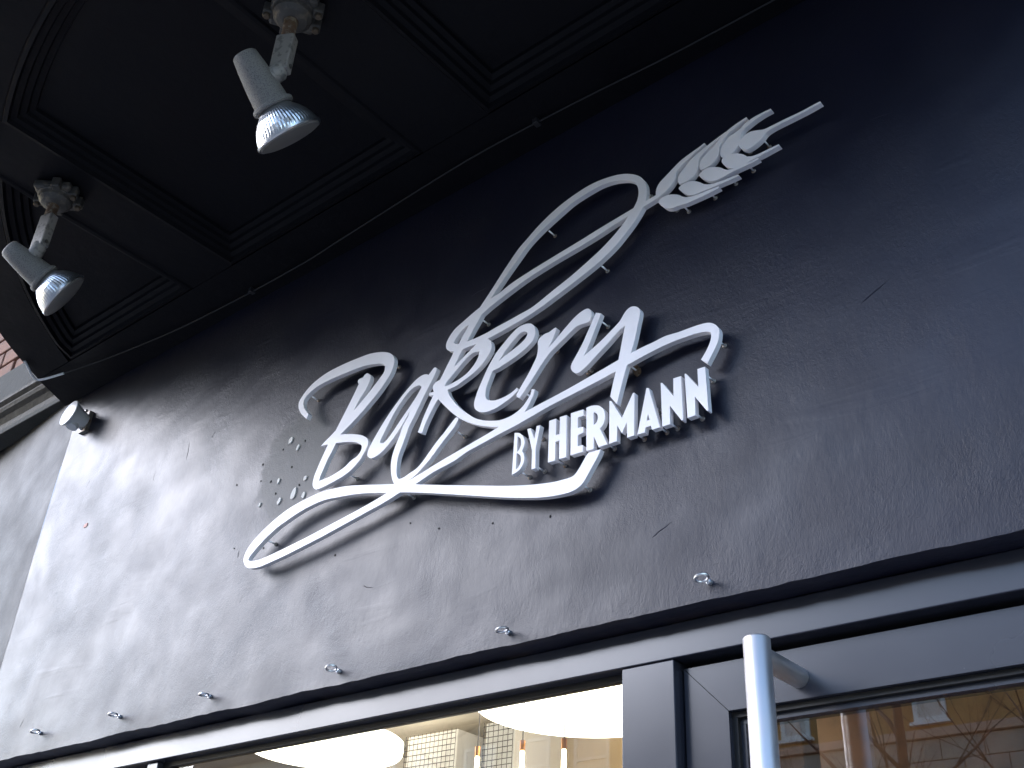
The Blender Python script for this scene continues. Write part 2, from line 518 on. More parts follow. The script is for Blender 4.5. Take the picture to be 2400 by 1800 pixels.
# repaired patch, bare chips and old drill holes
def blob(name, cx, cz, rx, rz, y, th, mat, parent, n=9, seed=0, rot=0.0):
    rnd = random.Random(seed)
    pts = []
    for k in range(n):
        t = 2 * math.pi * k / n
        q = rnd.uniform(0.7, 1.15)
        a, b = rx * q * math.cos(t), rz * q * math.sin(t)
        pts.append((cx + a * math.cos(rot) - b * math.sin(rot), cz + a * math.sin(rot) + b * math.cos(rot)))
    y0 = wall_y(cx, cz) + y
    return prism_xz(name, pts, y0 - th, y0 + 0.006, mat, parent)
def smooth_loop(pts, sub=6):
    """closed Catmull-Rom through (x,y[,corner]) points; corners stay sharp"""
    P = [Vector((p[0], p[1])) for p in pts]
    Cn = [len(p) > 2 and bool(p[2]) for p in pts]
    n = len(P)
    out = []
    for i in range(n):
        p1, p2 = P[i], P[(i + 1) % n]
        p0 = P[i - 1] if not Cn[i] else p1 * 2 - p2
        p3 = P[(i + 2) % n] if not Cn[(i + 1) % n] else p2 * 2 - p1
        if Cn[i] and Cn[(i + 1) % n]:
            out.append(p1)
            continue
        L = (p2 - p1).length
        m1 = (p2 - p0) * 0.5
        m2 = (p3 - p1) * 0.5
        # keep tangents no longer than the segment so that uneven spacing does not loop
        if m1.length > L * 1.05:
            m1 = m1 * (L * 1.05 / m1.length)
        if m2.length > L * 1.05:
            m2 = m2 * (L * 1.05 / m2.length)
        k = max(2, min(sub, int(L / 0.004) + 1))
        for s in range(k):
            t = s / k
            h00 = 2 * t ** 3 - 3 * t ** 2 + 1
            h10 = t ** 3 - 2 * t ** 2 + t
            h01 = -2 * t ** 3 + 3 * t ** 2
            h11 = t ** 3 - t ** 2
            out.append(p1 * h00 + m1 * h10 + p2 * h01 + m2 * h11)
    return out

for k, (x, z) in enumerate([(-1.798, 2.767), (-1.768, 2.74), (-1.724, 2.652), (-1.816, 2.671), (-1.755, 2.626), (-1.721, 2.61), (-1.802, 2.619), (-1.869, 2.628)]):
    big = (1.0, 0.8, 0.7, 0.75, 1.45, 0.8, 0.9, 0.6)[k]
    blob('paint_chip', x, z, 0.0062 * big, 0.0098 * big, -0.0012, 0.0012, M['chip'], wall, 9, k, -0.3)
M['pinkchip'] = paint('pink_filler', (0.72, 0.42, 0.36), 0.8)
blob('paint_chip', -2.636, 2.776, 0.009, 0.0075, 0, 0.0016, M['pinkchip'], wall, 8, 40)
for k, (x, z) in enumerate([(-1.748, 2.751), (-1.821, 2.751), (-1.886, 2.733), (-1.882, 2.69), (-1.845, 2.678), (-1.779, 2.695), (-1.742, 2.641), (-1.82, 2.642), (-1.972, 2.706), (-1.829, 2.516), (-1.935, 2.541), (-1.592, 2.445), (-1.178, 2.406), (-1.388, 2.461), (-1.522, 2.766), (-1.31, 2.43), (-1.05, 2.385)]):
    q = random.uniform(0.7, 1.3)
    blob('drill_hole', x, z, 0.0019 * q, 0.0026 * q, -0.0006, 0.0006, M['hole'], wall, 7, 80 + k)
# trowel ridges and small cracks in the plaster
for k in range(16):
    x = random.uniform(-2.75, -0.35); z = random.uniform(2.24, 3.02)
    L = random.uniform(0.015, 0.07)
    a = random.uniform(0.9, 1.75) if x < -1.6 else random.uniform(-0.35, 0.5)
    pts = []
    for s in range(6):
        t = s / 5 - 0.5
        px, pz = x + L * t * math.cos(a) + 0.003 * noise.noise(Vector((k, s * 0.7, 0))), z + L * t * math.sin(a) + 0.003 * noise.noise(Vector((s * 0.7, k, 3)))
        pts.append((px, wall_y(px, pz) + 0.0006, pz))
    r = random.uniform(0.0007, 0.0014)
    tube('trowel_ridge', pts, [r * 0.3, r, r, r * 0.9, r * 0.7, r * 0.2], M['plaster'], wall, 6)

# ------------------------------------------------------------------ bay above with coffered soffit
ZS = 3.264
BX, BY, RO, RI = -1.33, 0.82, 1.837, 1.70
bay = thing('bay_soffit', 'black coffered soffit of the curved bay jutting out over the shopfront', 'bay', (BX, 0, ZS))
def bp(o):                                              # parent but keep world coordinates
    o.parent = bay; o.matrix_parent_inverse = Matrix.Translation((-BX, 0, -ZS)); return o
def arc(R, x):
    return BY - math.sqrt(max(R * R - (x - BX) ** 2, 0))
def arc_x(R, y):
    return math.sqrt(R * R - (BY - y) ** 2)
xo = arc_x(RO, 0.0)
outer = [(BX - xo + 2 * xo * k / 64, arc(RO, BX - xo + 2 * xo * k / 64)) for k in range(65)]
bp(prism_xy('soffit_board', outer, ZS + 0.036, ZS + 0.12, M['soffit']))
# curved outer rim
xi = arc_x(RI, -0.135)
ri_pts = [(BX - xi + 2 * xi * k / 64, arc(RI, BX - xi + 2 * xi * k / 64)) for k in range(65)]
ro_pts = [(BX - arc_x(RO, -0.135) + 2 * arc_x(RO, -0.135) * k / 64, 0) for k in range(65)]
ro_pts = [(x, arc(RO, x)) for x, _ in ro_pts]
bm = bmesh.new()
def quadstrip(bm, A, B, z0, z1):
    a0 = [bm.verts.new((x, y, z0)) for x, y in A]; b0 = [bm.verts.new((x, y, z0)) for x, y in B]
    a1 = [bm.verts.new((x, y, z1)) for x, y in A]; b1 = [bm.verts.new((x, y, z1)) for x, y in B]
    n = len(A)
    for i in range(n - 1):
        bm.faces.new((a0[i], a0[i + 1], b0[i + 1], b0[i])); bm.faces.new((a1[i], b1[i], b1[i + 1], a1[i + 1]))
        bm.faces.new((a0[i], a1[i], a1[i + 1], a0[i + 1])); bm.faces.new((b0[i], b0[i + 1], b1[i + 1], b1[i]))
    bm.faces.new((a0[0], b0[0], b1[0], a1[0])); bm.faces.new((a0[-1], a1[-1], b1[-1], b0[-1]))
quadstrip(bm, ro_pts, ri_pts, ZS, ZS + 0.040)
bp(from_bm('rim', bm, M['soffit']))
bp(prism_xy('wall_beam', [(BX - arc_x(RO, -0.132), -0.1335), (BX + arc_x(RO, -0.132), -0.1335), (BX + xo, 0.0), (BX - xo, 0.0)], ZS - 0.001, ZS + 0.039, M['soffit']))
BEAMS = [(-2.145, -1.985), (-1.325, -1.14), (-0.48, -0.32)]
for (x0, x1) in BEAMS:
    bp(prism_xy('beam', [(x0, arc(RI + 0.01, x0)), (x1, arc(RI + 0.01, x1)), (x1, -0.13), (x0, -0.13)], ZS + 0.001, ZS + 0.038, M['soffit']))
# stepped mouldings round each coffer
def inset(poly, d):
    n = len(poly); out = []
    for i in range(n):
        p0, p1, p2 = Vector(poly[i - 1]), Vector(poly[i]), Vector(poly[(i + 1) % n])
        e1, e2 = (p1 - p0).normalized(), (p2 - p1).normalized()
        n1, n2 = Vector((-e1.y, e1.x)), Vector((-e2.y, e2.x))
        b = (n1 + n2); k = b.length_squared
        out.append(p1 + b * (2 * d / k) if k > 0.2 else p1 + n1 * d)
    return out
XE = [BX - xi] + [v for b in BEAMS for v in b] + [BX + xi]
PROFILE = [(0.0, 0.002), (0.004, -0.003), (0.012, -0.004), (0.016, 0.006), (0.028, 0.008), (0.031, 0.016), (0.043, 0.018), (0.046, 0.026), (0.058, 0.028), (0.060, 0.037)]
for q in range(4):
    x0, x1 = XE[2 * q] + (0.012 if q == 0 else 0), XE[2 * q + 1] - (0.012 if q == 3 else 0)
    n = 14
    curve = [(x0 + (x1 - x0) * k / n, arc(RI, x0 + (x1 - x0) * k / n)) for k in range(n + 1)]
    poly = [p for p in curve if p[1] < -0.14] + ([(x1, -0.135)] if arc(RI, x1) < -0.15 else []) + ([(x0, -0.135)] if arc(RI, x0) < -0.15 else [])
    if q in (0, 3):
        poly = [p for p in curve if p[1] < -0.165]
        poly += [(x1, -0.135), (x0 + 0.004, -0.135)] if q == 0 else [(x1 - 0.004, -0.135), (x0, -0.135)]
    rings = [inset(poly, d) for d, _ in PROFILE]
    bm = bmesh.new()
    V = [[bm.verts.new((p.x, p.y, ZS + h)) for p in r] for r, (_, h) in zip(rings, PROFILE)]
    for A, B in zip(V, V[1:]):
        for i in range(len(A)):
            bm.faces.new((A[i], A[(i + 1) % len(A)], B[(i + 1) % len(A)], B[i]))
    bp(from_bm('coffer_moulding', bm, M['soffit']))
# bay wall rising above the soffit
bm = bmesh.new()
quadstrip(bm, outer, [(x, y + 0.12) for x, y in outer], ZS + 0.041, ZS + 3.2)
bp(from_bm('bay_wall', bm, M['stone']))

# ------------------------------------------------------------------ brick facade, stone band and cornice at the far left
fac = thing('brick_facade', 'old red brick facade with stone band at the far left beyond the bay', 'facade', (-4.4, 0.05, 3.3))
def fpar(o):
    o.parent = fac; o.matrix_parent_inverse = Matrix.Translation((4.4, -0.05, -3.3)); return o
fpar(box('mortar_bed', -6.2, BX - xo - 0.03, 0.0, 0.3, 3.36, 6.2, M['mortar']))
b0 = box('brick', -0.104, 0.104, -0.012, 0.05, 0.0, 0.062, M['brick'], None, 0.004)
b1 = b0.copy(); b1.data = b0.data.copy(); b1.data.materials[0] = M['brick2']; COL.objects.link(b1)
used = [False, False]
for r in range(12):
    for c in range(8):
        x = -3.12 - c * 0.216 - (0.108 if r % 2 else 0)
        z = 3.545 + r * 0.073
        w = 1 if random.random() < 0.55 else 0
        src = (b0, b1)[w]
        if not used[w]:
            o = src; used[w] = True
        else:
            o = src.copy(); COL.objects.link(o)
        fpar(o); o.location = (x, random.uniform(-0.003, 0.003), z)
        o.rotation_euler = (0, 0, random.uniform(-0.01, 0.01))
fpar(box('stone_band', -6.2, BX - xo - 0.02, -0.035, 0.1, 3.399, 3.536, M['stone'], None, 0.006))
PROF = [(0.0, 3.305), (-0.006, 3.309), (-0.010, 3.326), (-0.022, 3.342), (-0.036, 3.352), (-0.042, 3.362), (-0.032, 3.366), (-0.034, 3.378), (-0.046, 3.388), (-0.048, 3.396), (0.0, 3.398)]
bm = bmesh.new()
xa, xb = -6.2, BX - xo + 0.0
va = [bm.verts.new((xa, y, z)) for y, z in PROF]; vb = [bm.verts.new((xb - 0.005, y, z)) for y, z in PROF]
for i in range(len(PROF) - 1):
    bm.faces.new((va[i], va[i + 1], vb[i + 1], vb[i]))
bm.faces.new(vb)
fpar(from_bm('cornice', bm, M['moulding']))
fpar(box('cornice_lip', xa, xb - 0.004, -0.013, 0.05, 3.284, 3.3045, M['stone'], None, 0.003))

# ------------------------------------------------------------------ shopfront: header, mullions, panes
sf = thing('shop_window', 'grey metal framed shop window under the black wall with warm lit interior', 'window', (-1.9, 0.05, 0.0))
def sp(o):
    o.parent = sf; o.matrix_parent_inverse = Matrix.Translation((1.9, -0.05, 0)); return o
sp(box('header', -3.3, 1.4, 0.045, 0.115, 2.1225, 2.1745, M['frame'], None, 0.0015))
sp(box('mullion', -0.940, -0.848, 0.047, 0.115, 0.0, 2.1215, M['frame'], None, 0.0015))
sp(box('mullion', -2.182, -2.144, 0.055, 0.110, 0.0, 2.1215, M['frame'], None, 0.0015))
sp(box('door_stop', -0.847, 0.16, 0.095, 0.114, 2.098, 2.1222, M['gasket']))
sp(box('gasket', -3.2, -0.941, 0.070, 0.078, 2.112, 2.1222, M['gasket']))
sp(box('pane', -3.2, -2.183, 0.080, 0.086, 0.45, 2.1215, M['glass']))
sp(box('pane', -2.143, -0.941, 0.080, 0.086, 0.45, 2.1215, M['glass']))
sp(box('stall_riser', -3.3, -0.941, 0.050, 0.12, 0.0, 0.449, M['frame'], None, 0.002))
# door
door = thing('shop_door', 'dark grey metal framed glass door to the right of the shop window', 'door', (-0.3, 0.08, 0.0))
def dp(o, p=None):
    if p is None:
        o.parent = door; o.matrix_parent_inverse = Matrix.Translation((0.3, -0.08, 0))
    else:
        o.parent = p
    return o
DX0, DX1, DZ1, W = -0.8435, 0.16, 2.111, 0.070
g = 0.0006
YD = 0.067
dp(prism_xz('top_rail', [(DX0 + g, DZ1), (DX1 - g, DZ1), (DX1 - W - g, DZ1 - W), (DX0 + W + g, DZ1 - W)], YD, YD + 0.05, M['frame']))
dp(prism_xz('stile', [(DX0, DZ1 - g), (DX0 + W, DZ1 - W - g), (DX0 + W, 0.02), (DX0, 0.02)], YD, YD + 0.05, M['frame']))
dp(prism_xz('stile', [(DX1, DZ1 - g), (DX1, 0.02), (DX1 - W, 0.02), (DX1 - W, DZ1 - W - g)], YD, YD + 0.05, M['frame']))
dp(box('bottom_rail', DX0 + W + 0.001, DX1 - W - 0.001, YD, YD + 0.05, 0.02, 0.18, M['frame']))
gx0, gx1, gz1 = DX0 + W, DX1 - W, DZ1 - W
for k, (a, y) in enumerate(((0.0, YD + 0.010), (0.008, YD + 0.018))):
    gm = M['frame'] if k else M['gasket']
    dp(box('glazing_bead', gx0 + a, gx0 + a + 0.008, y, YD + 0.045, 0.18, gz1 - a - 0.0085, gm))
    dp(box('glazing_bead', gx0 + a, gx1 - a, y, YD + 0.045, gz1 - a - 0.008, gz1 - a - 0.0004, gm))
dp(box('pane', gx0 + 0.010, gx1 - 0.004, YD + 0.026, YD + 0.032, 0.18, gz1 - 0.010, M['doorglass']))
sp(box('door_frame', DX1 + 0.006, DX1 + 0.07, 0.047, 0.115, 0.0, 2.1215, M['frame'], None, 0.0015))
# pull handle on the door
hx, hy = -0.6632, -0.045
hd = thing('pull_handle', 'long brushed steel tube pull handle on the glass door', 'handle', (hx, hy, 1.2))
def hp(o):
    o.parent = hd; o.matrix_parent_inverse = Matrix.Translation((-hx, -hy, -1.2)); return o
R_H = 0.0178
hp(lathe('grip_tube', (hx, hy, 0.75), (0, 0, 1), [(0, R_H - 0.001), (0.001, R_H), (1.3405, R_H), (1.3425, R_H - 0.0015), (1.3430, R_H - 0.002)], M['brushed'], None, 48))
for z in (2.070, 0.82):
    hp(lathe('standoff', (hx, hy + 0.010, z), (0, 1, 0), [(0, 0.0145), (YD - hy - 0.010, 0.0145)], M['brushed'], None, 32))

# ------------------------------------------------------------------ interior
def structure(o):
    return tag(o, kind='structure')
structure(box('interior_ceiling', -7.5, 1.2, 0.13, 2.45, 2.82, 2.9, M['creamwall']))
structure(box('interior_floor', -7.5, 1.2, 0.13, 2.45, -0.1, 0.0, M['brownwood']))
structure(box('interior_back_wall', -7.5, 1.2, 2.3, 2.4, 0.0, 2.819, M['tanwall']))
structure(box('interior_side_wall', -7.6, -7.5, 0.13, 2.45, 0.0, 2.819, M['tanwall']))
structure(box('interior_side_wall', 1.2, 1.3, 0.13, 2.45, 0.0, 2.819, M['tanwall']))
structure(box('interior_partition', -1.75, 1.2, 2.0, 2.08, 0.0, 2.819, M['brownwood']))
structure(box('interior_lintel', -7.5, 1.2, 0.13, 0.16, 2.1755, 2.819, M['creamwall']))
for k, (x, y, lab) in enumerate([(-2.15, 1.56, 'big round glowing lamp inside the window next to the wide mullion'), (-3.36, 1.53, 'big round glowing lamp inside the window, the one farther left')]):
    t = thing('pendant_lamp', lab, 'lamp', (x, y, 2.6), 'round pendant lamps inside the shop')
    r = 0.36 if k == 0 else 0.30
    prof = [(0.0, r * 0.97), (0.004, r * 0.985), (0.012, r), (0.05, r), (0.056, r * 0.97)]
    lathe('diffuser', (0, 0, 0), (0, 0, 1), prof, M['lampglow'], t, 48)
    lathe('canopy', (0, 0, 0.19), (0, 0, 1), [(0, 0.05), (0.028, 0.06)], M['shelfwhite'], t, 24)
    tube('suspension_rod', [(0, 0, 0.07), (0, 0, 0.215)], 0.008, M['shelfwhite'], t, 8)
# wire shelf unit and wooden post seen through the glass
rack = thing('wire_rack', 'white cabinets behind thin dark wire grid inside the window', 'rack', (-3.2, 2.1, 0))
for (xa_, xb_) in ((-3.95, -3.62), (-3.36, -3.08), (-2.93, -2.78)):
    u0, u1 = xa_ + 3.2, xb_ + 3.2
    cb = box('cabinet', u0, u1, -0.13, 0.18, 0.9, 2.755, M['shelfwhite'], rack, 0.004)
    bm = bmesh.new()
    n = int((u1 - u0) / 0.022)
    for i in range(n + 1):
        xx = u0 + (u1 - u0) * i / n
        bm_tube(bm, [(xx, -0.142, 2.2), (xx, -0.142, 2.755)], 0.0016, 4)
    for j in range(25):
        bm_tube(bm, [(u0, -0.145, 2.21 + j * 0.022), (u1, -0.145, 2.21 + j * 0.022)], 0.0016, 4)
    from_bm('wire_grid', bm, M['wire'], cb)
for k in range(3):
    tube('hanging_rail', [(-1.4, -0.35 - 0.1 * k, 2.80 - 0.06 * k), (1.2, -0.35 - 0.1 * k, 2.80 - 0.06 * k)], 0.005, M['wire'], rack, 6)
M['bulbglow'] = emitter('bulb_glow', (1.0, 0.80, 0.50), 6.0)
for k, (x, y, z, lab) in enumerate([(-2.02, 1.3, 2.33, 'small tube bulb hanging inside, first from the wide mullion'), (-2.22, 1.35, 2.36, 'small tube bulb hanging inside, second from the wide mullion'), (-2.45, 1.4, 2.38, 'small tube bulb hanging inside, farthest from the wide mullion')]):
    t = thing('pendant_bulb', lab, 'bulb', (x, y, z), 'small tube bulbs hanging inside the shop')
    lathe('glass_tube', (0, 0, 0), (0, 0, 1), [(0, 0.002), (0.003, 0.007), (0.07, 0.007), (0.073, 0.004)], M['bulbglow'], t, 12)
    lathe('socket', (0, 0, 0.0735), (0, 0, 1), [(0, 0.008), (0.03, 0.009)], M['copper'], t, 12)
    tube('cord', [(0, 0, 0.1), (0, 0, 2.819 - z)], 0.002, M['wire'], t, 6)
pole = thing('copper_pole', 'shiny copper pole behind the door glass', 'pole', (-1.36, 1.25, 0))
lathe('shaft', (0, 0, 0), (0, 0, 1), [(0, 0.018), (2.6, 0.018)], M['copper'], pole, 20)
lathe('foot_plate', (0, 0, 0.0), (0, 0, 1), [(0, 0.06), (0.01, 0.06)], M['copper'], pole, 20)
post = thing('timber_post', 'dark brown timber post beside the copper pole behind the door', 'post', (-1.42, 1.5, 0))
box('post_shaft', -0.08, 0.08, -0.05, 0.05, 0.0, 2.819, M['brownwood'], post, 0.004)
box('post_base', -0.1, 0.1, -0.07, 0.07, 0.0, 0.12, M['brownwood'], post, 0.004)

